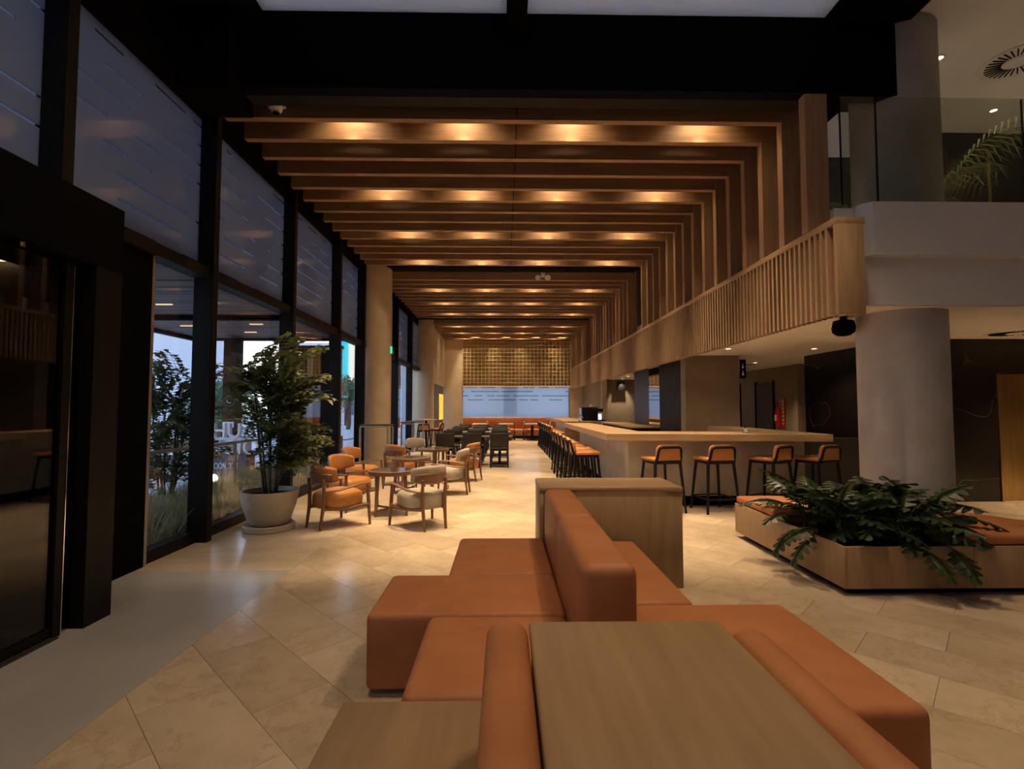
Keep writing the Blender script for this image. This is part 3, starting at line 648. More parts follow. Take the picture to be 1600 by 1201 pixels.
def lounge_chair(label, mat):
    t = thing('lounge_chair', label, 'armchair', (0, 0, 0), 0, 'low armchairs around the round tables')
    for s in (-1, 1):
        MB().tube([(s * .315, .30, 0), (s * .30, .285, .30), (s * .295, .27, .525)], [.017, .024, .021], 10).obj('leg', walnut, t, smooth=50)
        MB().tube([(s * .15, -.31, 0), (s * .155, -.27, .28), (s * .16, -.265, .45), (s * .165, -.285, .62)], [.016, .024, .024, .018], 10).obj('leg', walnut, t, smooth=50)
        MB().tube([(s * .295, .30, .532), (s * .305, .15, .535), (s * .31, .0, .515), (s * .285, -.13, .49), (s * .215, -.225, .475), (s * .165, -.26, .47)], [.020, .024, .025, .024, .022, .018], 10, True, .6).obj('armrest', walnutx, t, smooth=50)
        MB().tube([(s * .155, -.26, .26), (s * .235, .0, .235), (s * .30, .28, .26)], [.026, .022, .026], 8, True, 1.0).obj('side_rail', walnutx, t, smooth=50)
    MB().tube([(-.30, .275, .25), (.30, .275, .25)], .022, 8).obj('front_rail', walnutx, t, smooth=50)
    # seat cushion: rounded trapezoid, domed
    b = MB(); rings = []; nn = 36
    def outline(a):
        x = math.copysign(abs(math.cos(a)) ** .55, math.cos(a)); y = math.copysign(abs(math.sin(a)) ** .55, math.sin(a))
        return x * (.255 + .045 * y), y * .27
    for z, k in ((.245, .80), (.25, .93), (.29, 1.0), (.37, 1.01), (.42, .97), (.452, .82), (.463, .5)):
        rings.append([b.b.verts.new((outline(2 * math.pi * q / nn)[0] * k, outline(2 * math.pi * q / nn)[1] * k + .01, z)) for q in range(nn)])
    for a, c in zip(rings, rings[1:]):
        for q in range(nn): b.b.faces.new((a[q], a[(q + 1) % nn], c[(q + 1) % nn], c[q]))
    b.b.faces.new(rings[0][::-1]); b.b.faces.new(rings[-1])
    b.obj('seat', mat, t, smooth=70)
    # crescent back: padded inside, wooden shell outside
    def cres(r0, r1, z0, z1, half, thick_end, n=17, m=5):
        b = MB(); rows_ = []
        for i in range(n):
            a = -half + 2 * half * i / (n - 1); f = 1 - abs(a / half) ** 3 * (1 - thick_end)
            zc = (z0 + z1) / 2; hz = (z1 - z0) / 2 * (1 - .35 * abs(a / half) ** 2.5); rc = (r0 + r1) / 2; hr = (r1 - r0) / 2 * f
            ring = []
            for k in range(12):
                q = 2 * math.pi * k / 12
                cx_ = math.copysign(abs(math.cos(q)) ** .6, math.cos(q)); sz_ = math.copysign(abs(math.sin(q)) ** .6, math.sin(q))
                rr = rc + hr * cx_; zz = zc + hz * sz_
                lean = (zz - z0) * .18
                ring.append(b.b.verts.new((rr * math.sin(a) * .98, .02 - rr * math.cos(a) - lean, zz)))
            rows_.append(ring)
        for a, c in zip(rows_, rows_[1:]):
            for k in range(12): b.b.faces.new((a[k], a[(k + 1) % 12], c[(k + 1) % 12], c[k]))
        b.b.faces.new(rows_[0]); b.b.faces.new(rows_[-1][::-1]); return b
    bk_ = cres(.225, .305, .55, .79, R(62), .55).obj('backrest', mat, t, smooth=70)
    cres(.290, .322, .565, .70, R(48), .5).obj('back_shell', walnutx, bk_, smooth=70)
    return t
def round_table(label):
    t = thing('round_table', label, 'table', (0, 0, 0), 0, 'round tables in the lounge')
    rim_ = MB().lathe([(0, .585), (.30, .585), (.315, .56), (.325, .575), (.325, .615), (.318, .62), (.305, .62), (.305, .61), (0, .61)], 48).obj('table_rim', walnutx, t, smooth=40)
    MB().lathe([(0, .612), (.304, .612), (.304, .617), (0, .617)], 48).obj('tabletop', tabletop, rim_, smooth=40)
    for k in range(4):
        a = R(45 + 90 * k); MB().tube([(.30 * math.cos(a), .30 * math.sin(a), 0), (.265 * math.cos(a), .265 * math.sin(a), .58)], [.016, .026], 10).obj('leg', walnut, t, smooth=50)
    for k in range(2):
        a = R(45 + 90 * k); c, s = math.cos(a), math.sin(a)
        MB().tube([(-.29 * c, -.29 * s, .08), (.29 * c, .29 * s, .08)], .014, 8).obj('cross_stretcher', walnutx, t)
    return t
def dining_chair():
    t = thing('dining_chair', 'dark dining chair', 'dining chair', (0, 0, 0), 0, 'dark dining chairs')
    for s in (-1, 1):
        MB().tube([(s * .21, .20, 0), (s * .205, .19, .43)], [.015, .020], 8).obj('leg', darkwood, t, smooth=50)
        MB().tube([(s * .225, -.25, 0), (s * .215, -.21, .43), (s * .225, -.26, .86)], [.015, .021, .015], 8).obj('leg', darkwood, t, smooth=50)
        MB().tube([(s * .22, -.22, .2), (s * .207, .195, .2)], .010, 6).obj('stretcher', darkwood, t)
    MB().box(-.235, .235, -.215, .225, .42, .475, .018, 2).obj('seat', darkleather, t, smooth=50)
    b = MB().box(-.235, .235, -.015, .015, -.17, .17, .012, 2); bo = b.obj('backrest', darkleather, t, (0, -.240, .70), 0, 45); bo.rotation_euler = (R(7), 0, 0)
    return t
def dining_table():
    t = thing('dining_table', 'dining table', 'table', (0, 0, 0), 0, 'dining tables in the restaurant')
    MB().box(-.34, .34, -.34, .34, .72, .755, .004, 1).obj('tabletop', mottled('table_top_brown', (.10, .065, .045), (.15, .10, .07), 3, .3) if 'table_top_brown' not in MATS else MATS['table_top_brown'], t)
    MB().tube([(0, 0, .02), (0, 0, .72)], .035, 12).obj('pedestal', black, t, smooth=50); MB().box(-.2, .2, -.2, .2, 0, .02, .004, 1).obj('base_plate', black, t)
    return t
def place(proto, used, x, y, rz, label):
    o = copy_tree(proto) if used[0] else proto
    used[0] = True
    o.location = (x, y, 0); o.rotation_euler = (0, 0, rz); o['label'] = label
    return o
def face(dx, dy): return math.atan2(-dx, dy)

# bar stools
bs = bar_stool('stool', 'tan bar stools at the bar'); index_kids(bs); us = [False]
for k, (x, a, lb) in enumerate(((2.30, 14, 'tan bar stool nearest the bar corner, partly behind the oak block'), (3.08, 9, 'second tan bar stool along the bar front, seen whole'),
                                (3.90, 30, 'third tan bar stool along the bar front, turned toward the column'), (4.60, 22, 'last tan bar stool beyond the bar end, behind the plants'))):
    place(bs, us, x, 7.42, R(a), lb)
for k in range(6):
    place(bs, us, 1.36 + .01 * k, 8.45 + k * .72, R(-90), 'tan bar stool on the long side of the bar, %s from the bar corner' % ordn[k])
for k in range(7):
    place(bs, us, 1.62, 14.9 + k * .85, R(-90), 'tan bar stool at the far counter, %s from the coffee machine' % ordn[k])

# lounge group
lo = lounge_chair('x', tan); index_kids(lo); lg = lounge_chair('x', greige); index_kids(lg)
rt_ = round_table('x'); index_kids(rt_)
uo, ug, ut = [False], [False], [False]
place(lo, uo, -2.16, 6.60, face(.62, .78), 'tan leather armchair with its back to the potted palm')
place(lg, ug, -1.03, 6.54, face(-.62, .78), 'greige fabric armchair in front, its wooden back shell toward us')
place(lo, uo, -2.35, 7.75, face(.86, -.5), 'tan armchair behind the front table, facing the room')
place(lo, uo, -2.62, 9.30, face(.95, -.3), 'tan armchair by the window facing the middle round table')
place(lo, uo, -2.05, 10.15, face(.5, .86), 'tan armchair with wooden back between the middle and rear tables')
place(lg, ug, -0.92, 9.0, face(-1, .08), 'greige armchair in profile at the middle round table')
place(lo, uo, -0.80, 10.62, face(-.93, .35), 'tan armchair in profile at the rear round table')
place(lg, ug, -2.02, 11.95, face(.5, -.86), 'greige armchair farthest back, facing us over the rear table')
place(rt_, ut, -1.60, 7.30, R(12), 'round walnut table with smoked top among the front armchairs')
place(rt_, ut, -1.68, 9.12, R(30), 'round walnut table in the middle of the lounge row')
place(rt_, ut, -1.52, 11.15, R(50), 'round walnut table farthest back in the lounge row')

# dining chairs and tables
dc = dining_chair(); index_kids(dc); dt = dining_table(); index_kids(dt); u1, u2 = [False], [False]
colx = (-1.47, -0.79, -0.11); coln = ('nearest the window wall', 'in the middle column', 'beside the aisle')
for r, y in enumerate((13.55, 16.1, 18.7)):
    for k, x in enumerate(colx):
        place(dt, u2, x, y, 0, 'dark square dining table %s, %s row' % (coln[k], ordn[r]))
        place(dc, u1, x, y - .58, 0, 'dark dining chair with its back to us %s, %s table row' % (coln[k], ordn[r]))
        place(dc, u1, x, y + .60, math.pi, 'dark dining chair facing us %s, %s table row' % (coln[k], ordn[r]))
# tables at the banquette
for k, (x, lb) in enumerate(((-1.1, 'long pale dining table at the banquette by the window side'), (0.1, 'middle pale dining table at the banquette'), (1.35, 'pale dining table at the banquette nearest the bar'))):
    t = thing('banquette_table', lb, 'table', (x, 24.0, 0), 0, 'pale tables at the banquette')
    MB().box(-.36, .36, -.9, .75, .72, .76, .004, 1).obj('tabletop', oaky, t)
    MB().tube([(0, -.35, .02), (0, -.35, .72)], .05, 12).obj('pedestal', black, t); MB().box(-.25, .25, -.6, -.1, 0, .02).obj('base_plate', black, t)
    MB().tube([(0, .35, .02), (0, .35, .72)], .05, 12).obj('pedestal', black, t); MB().box(-.25, .25, .1, .6, 0, .02).obj('base_plate', black, t)
gc = copy_tree(dc); gc.name = 'side_chair'
for ch in gc.children:
    if ch.name.split('.')[0] in ('seat', 'backrest'): ch.data = ch.data.copy(); ch.data.materials.clear(); ch.data.materials.append(greige)
index_kids(gc); ug2 = [False]
gc['group'] = 'greige side chairs at the banquette'
for x, lb in ((-1.1, 'window side'), (0.1, 'middle'), (1.35, 'bar side')):
    place(gc, ug2, x - .62, 23.9, R(-90), 'greige side chair left of the %s banquette table' % lb)
    place(gc, ug2, x + .62, 23.9, R(90), 'greige side chair right of the %s banquette table' % lb)
bq = thing('banquette', 'long rust leather banquette below the end window', 'banquette', (0, 0, 0))
for k in range(5):
    a = -2.05 + k * 1.06
    MB().box(a, a + 1.05, 25.35, 25.56, .40, 1.03, .04, 3).obj('backrest', terra, bq, smooth=50); MB().box(a, a + 1.05, 24.85, 25.36, .14, .46, .04, 3).obj('seat', terra, bq, smooth=50)
box('base', (-2.0, 3.2, 24.95, 25.5, 0, .14), black, bq)

# high consoles and high table by the columns
def console(label, x, y, wx, wy, top):
    t = thing('metal_console', label, 'console table', (x, y, 0), 0, 'slim metal-framed consoles')
    for a in (-wx / 2, wx / 2):
        for b in (-wy / 2, wy / 2): MB().box(a - .02, a + .02, b - .02, b + .02, 0, 1.06).obj('leg', metalgrey, t)
    for a in (-wx / 2, wx / 2): MB().box(a - .02, a + .02, -wy / 2, wy / 2, .02, .06).obj('base_rail', metalgrey, t)
    for b in (-wy / 2, wy / 2): MB().box(-wx / 2, wx / 2, b - .02, b + .02, 1.06, 1.10).obj('top_rail', metalgrey, t)
    MB().box(-wx / 2 - .02, wx / 2 + .02, -wy / 2 - .02, wy / 2 + .02, 1.10, 1.125).obj('tabletop', top, t)
console('slim metal-framed console in front of the first beige column', -2.92, 11.72, .62, .5, darkpanel)
console('slim metal-framed console just past the first beige column', -2.55, 14.3, .32, 1.6, darkpanel)
ht = thing('high_table', 'small high table with tan stools near the second column', 'table', (-2.75, 18.0, 0))
MB().box(-.35, .35, -.35, .35, 1.06, 1.10, .004, 1).obj('tabletop', oakx, ht); MB().tube([(0, 0, .02), (0, 0, 1.06)], .04, 12).obj('pedestal', black, ht); MB().box(-.25, .25, -.25, .25, 0, .02).obj('base_plate', black, ht)
place(bs, us, -2.72, 17.4, R(5), 'tan bar stool with its back to us at the small high table')
place(bs, us, -2.42, 18.0, R(80), 'tan bar stool beside the small high table, aisle side')

# ------------------------------------------------------------ sofas
def cush(name, d, mat, parent, bev=.05, seg=4): return MB().box(*d, bev=bev, seg=seg).obj(name, mat, parent, smooth=60)
sf = thing('modular_sofa', 'terracotta double-sided sofa with a tall shared backrest ending at the oak block', 'sofa', (0, 0, 0))
cush('backrest', (.33, .575, 2.17, 3.20, .30, .83), terra, sf, .05); cush('backrest', (.335, .575, 3.205, 4.24, .30, .83), terra, sf, .05)
cush('seat', (-.72, .33, 2.70, 3.34, .03, .425), terra, sf, .035); cush('seat', (-.36, .33, 3.345, 4.26, .03, .425), terra, sf, .035)
cush('seat', (-.39, .33, 1.94, 2.695, .03, .425), terra, sf, .045)
cush('seat', (.575, 1.06, 2.84, 4.15, .03, .425), terra, sf, .035)
cush('back_core', (.335, .57, 2.2, 4.2, .05, .35), terra, sf, .02)
s2 = thing('console_sofa', 'terracotta sofa wrapped around a wide oak console top in the foreground', 'sofa', (0, 0, 0))
cush('console_top', (.082, .71, .25, 1.70, .765, .80), oaky, s2, .012, 2)
cush('console_body', (.09, .70, .25, 1.69, .03, .765), oakz, s2, .004, 1)
cush('backrest', (-.055, .078, .25, 1.70, .36, .815), terra, s2, .05)
cush('backrest', (.714, .84, .25, 1.66, .36, .80), terra, s2, .05)
cush('seat', (.58, 1.54, 1.83, 2.83, .03, .425), terra, s2, .04)
cush('back_core', (-.05, .08, .25, 1.69, .03, .40), terra, s2, .01, 1)
cush('back_core', (.714, .835, .25, 1.66, .03, .40), terra, s2, .01, 1)
st = thing('side_table', 'low oak side table at the front corner of the terracotta sofa', 'side table', (0, 0, 0))
cush('tabletop', (-.59, -.065, .9, 1.925, .385, .42), oaky, st, .004, 1); cush('body', (-.57, -.065, .92, 1.91, .0, .385), oakz, st, .002, 1)
ob = thing('oak_block', 'tall oak cabinet block closing the end of the sofa', 'cabinet', (0, 0, 0))
cush('top_board', (.30, 1.50, 4.245, 4.82, .80, .838), oakx, ob, .003, 1); cush('front_panel', (.33, 1.50, 4.26, 4.29, .0, .80), oakz, ob, .002, 1)
cush('side_panel', (.30, .335, 4.25, 4.81, .0, .80), oakz, ob, .002, 1); cush('side_panel', (1.465, 1.498, 4.29, 4.81, .0, .80), oakz, ob, .002, 1); cush('back_panel', (.335, 1.465, 4.78, 4.81, .0, .80), oakz, ob, .002, 1)

# ------------------------------------------------------------ planter bench
pbn = thing('planter_bench', 'low oak bench with rust cushions and a built-in planting trough', 'bench', (0, 0, 0))
box('plinth', (2.80, 4.85, 4.14, 5.85, 0, .06), blackm, pbn)
box('side_board', (2.715, 2.745, 4.05, 5.95, .06, .39), oakz, pbn, .003)
box('front_board', (2.745, 3.765, 4.05, 4.08, .06, .39), oakz, pbn, .003); box('front_board', (3.772, 4.95, 4.05, 4.08, .06, .39), oakz, pbn, .003)
box('back_board', (2.745, 4.30, 5.92, 5.95, .06, .39), oakz, pbn, .003)
MB().prism([(2.745, 5.2), (4.0, 5.2), (4.0, 5.92), (2.745, 5.92)], .06, .385).obj('bench_body', oakz, pbn)
MB().prism([(3.80, 4.08), (4.95, 4.08), (4.75, 4.60), (4.55, 4.92), (3.80, 4.98)], .06, .385).obj('bench_body', oakz, pbn)
MB().prism([(2.73, 5.15), (4.02, 5.15), (4.02, 5.96), (2.73, 5.96)], .395, .47, .025, 3).obj('cushion', terra, pbn, smooth=60)
MB().prism([(3.76, 4.06), (4.98, 4.06), (4.78, 4.60), (4.56, 4.95), (3.76, 5.0)], .395, .475, .025, 3).obj('cushion', terra, pbn, smooth=60)
box('soil_bed', (2.745, 3.80, 4.08, 5.2, .2, .33), soil, pbn)

# philodendron leaves
def phil_leaf(seed, L=.26, W=.17, pet=.22):
    rnd = random.Random(seed); vs_, fs = [], []
    nl = 5
    # petiole
    for k in range(4):
        y = pet * k / 3; z = .55 * y - .9 * y * y
        for dx in (-.004, .004): vs_.append((dx, y, z))
    for k in range(3): a = 2 * k; fs.append((a, a + 1, a + 3, a + 2))
    y0 = pet; z0 = .55 * y0 - .9 * y0 * y0; sl = .55 - 1.8 * y0
    def P(s, x, lift=0):
        s2 = s * L
        return (x, y0 + s2 * .93, z0 + sl * s2 - 1.9 * s2 * s2 - abs(x) * .35 + lift)
    base = len(vs_)
    mid = []
    for k in range(nl * 2 + 1):
        mid.append(len(vs_)); vs_.append(P(k / (nl * 2), 0, .004))
    for sgn in (-1, 1):
        prev = None
        for k in range(nl):
            s0, s1, s2_ = (2 * k) / (2 * nl), (2 * k + 1) / (2 * nl), (2 * k + 2) / (2 * nl)
            wd = W * .5 * (math.sin(math.pi * min(1, (k + .9) / (nl + .3))) ** .6) * (.9 + .2 * rnd.random())
            a = len(vs_)
            vs_.append(P(s0 + .01, sgn * wd * .40)); vs_.append(P(s0 + .015 + .10 * (1 - k / nl * .3), sgn * wd)); vs_.append(P(s1 + .055, sgn * wd * .93)); vs_.append(P(s2_ - .005, sgn * wd * .40))
            fs.append((mid[2 * k], a, a + 3, mid[2 * k + 2])); fs.append((a, a + 1, a + 2, a + 3))
    me = tri_mesh('leaf', vs_, fs); me.materials.append(fernleaf)
    me.polygons.foreach_set('use_smooth', [True] * len(me.polygons)); return me
pleaves = [phil_leaf(i, .25 + .02 * (i % 3), .19 + .025 * (i % 2), .22 + .05 * (i % 4)) for i in range(6)]
pots = ((2.98, 4.95, 'philodendron at the back end of the trough, leaves over the cushion'), (3.0, 4.42, 'philodendron spilling over the side board of the trough'), (3.35, 4.72, 'tallest philodendron in the middle of the trough'),
        (3.40, 4.28, 'philodendron drooping over the front board of the trough'), (3.72, 4.55, 'philodendron by the right cushion with one hanging leaf'), (3.62, 4.95, 'philodendron against the grey column side of the trough'))
for i, (x, y, lb) in enumerate(pots):
    t = thing('philodendron', lb, 'plant', (x, y, .32), 0, 'philodendrons in the bench trough')
    rnd = random.Random(40 + i)
    nl = 34
    for k in range(nl):
        q = link('leaf', pleaves[rnd.randrange(6)], None, t, (rnd.uniform(-.05, .05), rnd.uniform(-.05, .05), rnd.uniform(0, .05)))
        el = (rnd.random() ** .8); s = rnd.uniform(.8, 1.2)
        q.rotation_euler = (R(2 + 68 * el), rnd.uniform(-.3, .3), k * 2.399 + rnd.uniform(-.3, .3)); q.scale = (s, s, s)
    for k in range(5):
        a = k * 1.26; MB().tube([(0, 0, -.02), (.03 * math.cos(a), .03 * math.sin(a), .10), (.07 * math.cos(a), .07 * math.sin(a), .17)], [.008, .006, .004], 6).obj('stem', stemm, t)

    if i == 3:
        for (dx, a) in ((.16, 178), (.24, 165), (-.12, 190)):
            q = link('leaf', pleaves[1], None, t, (dx, -.02, .06)); q.rotation_euler = (R(-18), 0, R(a))
    if i == 1:
        for (dy, a) in ((.1, 85), (.25, 98), (-.02, 100)):
            q = link('leaf', pleaves[2], None, t, (-.02, dy, .07)); q.rotation_euler = (R(-14), 0, R(a))

# ------------------------------------------------------------ fishtail palms
def frond(seed, L=1.25, arch=.55, spread=.34):
    rnd = random.Random(seed); vs_, fs = [], []
    def rp(s): return Vector((0, L * (s * .62 + .16 * s * s), L * (s * .86 - arch * s * s)))
    pts = [rp(k / 10) for k in range(11)]
    for k, p in enumerate(pts):
        r = .011 * (1 - k / 12)
        for q in range(4): vs_.append(p + Vector((r * math.cos(q * math.pi / 2), 0, r * math.sin(q * math.pi / 2))))
    for k in range(10):
        for q in range(4): a = 4 * k; fs.append((a + q, a + (q + 1) % 4, a + 4 + (q + 1) % 4, a + 4 + q))
    def leaflet(p, d, ln, wd, up):
        d = d.normalized(); side = d.cross(up).normalized(); nrm = side.cross(d)
        a = len(vs_)
        j = [rnd.uniform(.82, 1.05) for _ in range(4)]
        vs_.append(p); vs_.append(p + d * ln * .55 * j[0] + side * wd * .42 + nrm * .006); vs_.append(p + d * ln * j[1] + side * wd * .62 - nrm * .015)
        vs_.append(p + d * ln * .80 + side * wd * .22); vs_.append(p + d * ln * j[2] * 1.02 - side * wd * .02 - nrm * .02); vs_.append(p + d * ln * .74 - side * wd * .16); vs_.append(p + d * ln * .72 * j[3] - side * wd * .42 - nrm * .01)
        fs.extend([(a, a + 1, a + 3), (a + 1, a + 2, a + 3), (a, a + 3, a + 5), (a + 3, a + 4, a + 5), (a, a + 5, a + 6)])
    nn = 9
    for k in range(nn):
        s = .30 + .70 * k / (nn - 1); p = rp(s); tg = (rp(min(1, s + .05)) - rp(s - .05)).normalized()
        for sg in (-1, 1):
            bl = spread * (1 - .55 * (s - .3)) * rnd.uniform(.85, 1.1); d = (Vector((sg, 0, 0)) * .85 + tg * .75 + Vector((0, 0, rnd.uniform(-.25, .05)))).normalized()
            m = 4 if k < nn - 2 else 3
            for q in range(m):
                f = (q + .6) / m; pp = p + d * bl * f + Vector((0, 0, -.10 * f * f)); alt = 1 if q % 2 else -1
                dd = d + Vector((0, 0, -.25)) + (tg if alt > 0 else -tg * .35 + Vector((0, 0, -.15))) * .55
                leaflet(pp, dd, .175 * rnd.uniform(.8, 1.2), .095 * rnd.uniform(.8, 1.2), Vector((0, 0, 1)) + Vector((rnd.uniform(-.5, .5), rnd.uniform(-.5, .5), 0)))
            a = len(vs_); e2 = p + d * bl + Vector((0, 0, -.1))
            vs_.extend([p + Vector((0, 0, .004)), p - Vector((0, 0, .004)), e2]); fs.append((a, a + 1, a + 2))
    leaflet(pts[-1], pts[-1] - pts[-2], .2, .14, Vector((0, 0, 1)))
    me = tri_mesh('frond', [tuple(v) for v in vs_], fs); me.materials.append(palmleaf); return me
fronds = [frond(i, 1.15 + .1 * (i % 3), .42 + .06 * (i % 4)) for i in range(5)]
def palm(name, label, x, y, z, h, nst, nfr, seed, scale=1.0, lean=1.0, rad=.13, xmin=-99):
    t = thing(name, label, 'plant', (x, y, z)); rnd = random.Random(seed)
    for k in range(nst):
        a = k * 2.4 + .3; bx, by = .5 * rad * math.cos(a), .5 * rad * math.sin(a); hh = h * (.55 + .45 * (k + 1) / nst)
        tx, ty = bx + lean * .14 * math.cos(a), by + lean * .14 * math.sin(a)
        MB().tube([(bx, by, 0), ((bx + tx) / 2, (by + ty) / 2, hh * .5), (tx, ty, hh)], [.017, .014, .008], 7).obj('stem', stemm, t, smooth=60)
        m = nfr // nst
        for q in range(m):
            f = .04 + .96 * (q + rnd.random() * .6) / m; fr_ = link('frond', fronds[rnd.randrange(5)], None, t, (bx + (tx - bx) * f, by + (ty - by) * f, hh * f))
            s = scale * (.72 + .18 * f) * rnd.uniform(.75, 1.1); az = q * 2.399 + k * 1.1 + rnd.uniform(-.3, .3)
            if x + fr_.location.x - math.sin(az) * .95 * s < xmin or (xmin > -90 and f < .4 and math.sin(az) > .1): az = -az
            fr_.rotation_euler = (R(rnd.uniform(0, 30) + 22 * f), 0, az); fr_.scale = (s, s, s)
    return t
pt = palm('potted_palm', 'tall fishtail palm in a round stone pot beside the window', -2.91, 6.40, .41, 1.56, 7, 49, 3, .84, xmin=-3.50)
MB().lathe([(0, -.335), (.215, -.335), (.24, -.315), (.31, -.10), (.333, .02), (.335, .07), (.312, .07), (.305, .03), (.28, .01)], 48).obj('pot', stone, pt, (0, 0, 0), 0, 50)
MB().lathe([(0, -.41), (.29, -.41), (.30, -.40), (.30, -.345), (.285, -.335), (.27, -.345), (0, -.345)], 48).obj('saucer', stone, pt, smooth=40)
MB().lathe([(0, .03), (.2, .025), (.30, .015)], 32).obj('soil', soil, pt)
palm('garden_palm', 'fishtail palm growing outside the narrow window beside the entrance', -4.75, 7.25, 0.1, 1.75, 6, 42, 11, .9)

# upper storey palms
def areca(label, x, y, sc):
    t = thing('areca_palm', label, 'plant', (x, y, 3.70), 0, 'potted palms on the mezzanine'); rnd = random.Random(int(x * 100))
    MB().lathe([(0, 0), (.17, 0), (.22, .45), (.20, .45), (.19, .4), (0, .4)], 28).obj('pot', white, t, smooth=40)
    for k in range(11):
        vs_, fs = [], []
        for q in range(25):
            s = q / 24; p = Vector((0, .75 * s * s + .25 * s, .42 + 1.25 * s - .75 * s ** 2.6))
            if q > 6:
                for sg in (-1, 1):
                    l_ = .30 * math.sin(math.pi * min(.97, (s - .2) / .82)) + .05; a = len(vs_)
                    vs_.extend([p, p + Vector((sg * l_ * .5, l_ * .38 + .012, -.01)), p + Vector((sg * l_, l_ * .72, -.10 - .1 * s)), p + Vector((sg * l_ * .5, l_ * .38 - .012, -.01))]); fs.append((a, a + 1, a + 2, a + 3))
            a = len(vs_); vs_.extend([p + Vector((-.006, 0, 0)), p + Vector((.006, 0, 0))]); 
            if q: fs.append((pa, pa + 1, a + 1, a))
            pa = a
        me = tri_mesh('frond', [tuple(v) for v in vs_], fs); me.materials.append(palmleaf)
        f = link('frond', me, None, t); f.rotation_euler = (rnd.uniform(-.25, .2), 0, k * 2.4); s = sc * rnd.uniform(.8, 1.05) * (.42 if math.sin(k * 2.4) > .25 else 1.0); f.scale = (s, s, s)
areca('leafy palm in a white pot upstairs beside the grey column', 5.98, 6.75, 1.3)
areca('dark palm upstairs between the timber fins and the grey column', 4.42, 7.5, .75)

# ------------------------------------------------------------ outdoors
gd = MB().box(-80, -3.62, -30, 140, -.25, -.10).obj('ground', paving); struct(gd, 'pale paved street outside the facade', 'ground')
gd2 = MB().box(-3.62, 60, 26.2, 140, -.25, -.10).obj('ground_rear', paving); struct(gd2, 'pale ground behind the end window', 'ground')
bd = thing('garden_bed', 'planted bed with pale grasses along the outside of the windows', 'garden bed', (0, 0, 0))
box('kerb', (-5.35, -5.25, 4.0, 10.8, -.1, .10), concrete, bd); box('soil_bed', (-5.25, -3.60, 4.0, 10.8, -.1, .04), soil, bd)
rnd = random.Random(5); vs_, fs = [], []
for k in range(520):
    cx, cy = rnd.uniform(-5.2, -3.68), rnd.uniform(4.1, 10.7)
    for q in range(22):
        a = rnd.uniform(0, 6.283); l_ = rnd.uniform(.25, .62); dx, dy = math.cos(a), math.sin(a); wv = .004
        p0 = (cx + rnd.uniform(-.04, .04), cy + rnd.uniform(-.04, .04), .03); ln = rnd.uniform(.3, .75)
        pts = [(p0[0] + dx * l_ * ln * s, p0[1] + dy * l_ * ln * s, p0[2] + l_ * (s * 1.05 - .55 * s * s * ln * 1.3)) for s in (.0, .5, 1.0)]
        b_ = len(vs_); sx_, sy_ = -dy * wv, dx * wv
        vs_.extend([(pts[0][0] - sx_, pts[0][1] - sy_, pts[0][2]), (pts[0][0] + sx_, pts[0][1] + sy_, pts[0][2]), (pts[1][0] + sx_, pts[1][1] + sy_, pts[1][2]), (pts[1][0] - sx_, pts[1][1] - sy_, pts[1][2]), pts[2]])
        fs.extend([(b_, b_ + 1, b_ + 2, b_ + 3), (b_ + 3, b_ + 2, b_ + 4)])
me = tri_mesh('grass', vs_, fs); me.materials.append(grassm); g_ = link('grass', me, None, bd); g_['kind'] = 'stuff'
gl_ = thing('garden_lamp', 'small glowing garden lamp in the grass', 'lamp', (-4.9, 8.7, .04))
MB().tube([(0, 0, 0), (0, 0, .22)], .02, 8).obj('stake', black, gl_); MB().lathe([(0, .2), (.05, .22), (.06, .28), (.03, .33), (0, .34)], 16).obj('glow_head', emit('garden_glow', (1, .75, .42), 6), gl_)
# canopy with individually laid boards
cy_ = thing('canopy', 'timber-slatted canopy sheltering the terrace outside', 'canopy', (0, 0, 0))
box('frame', (-6.85, -3.7, 4.0, 11.35, 3.12, 3.3), blackm, cy_)
cmh = MB().box(-6.8, -3.62, 0, .115, 3.06, 3.10).mesh('board'); cmh.materials.append(canopyw)
for k in range(60): link('board', cmh, None, cy_, (0, 4.0 + k * .122, rnd.uniform(-.006, .006)))
box('cross_beam', (-6.8, -3.62, 8.5, 8.62, 2.98, 3.06), blackm, cy_); box('edge_beam', (-6.9, -6.8, 4.0, 11.4, 2.98, 3.2), brownblack, cy_); box('edge_beam', (-6.9, -3.62, 11.3, 11.4, 3.0, 3.2), brownblack, cy_)
for (x, y) in ((-6.0, 9.6), (-5.1, 7.6), (-5.2, 10.4), (-4.6, 9.4)): box('light_strip', (x - .12, x + .12, y, y + .03, 3.045, 3.058), emit('strip_glow', (1, .6, .28), 0.9) if 'strip_glow' not in MATS else MATS['strip_glow'], cy_)
cpst = thing('canopy_post', 'dark outdoor post with a pale round emblem', 'post', (-5.90, 11.1, -.1))
box('shaft', (-.14, .14, -.14, .14, 0, 3.1), brownblack, cpst)
for k in range(18): 
    a = k * 2 * math.pi / 18; MB().lathe([(0, -.008), (.008, 0), (0, .008)], 6).obj('emblem_dot', signwhite, cpst, (.115 * math.cos(a), -.145, 1.75 + .115 * math.sin(a)))
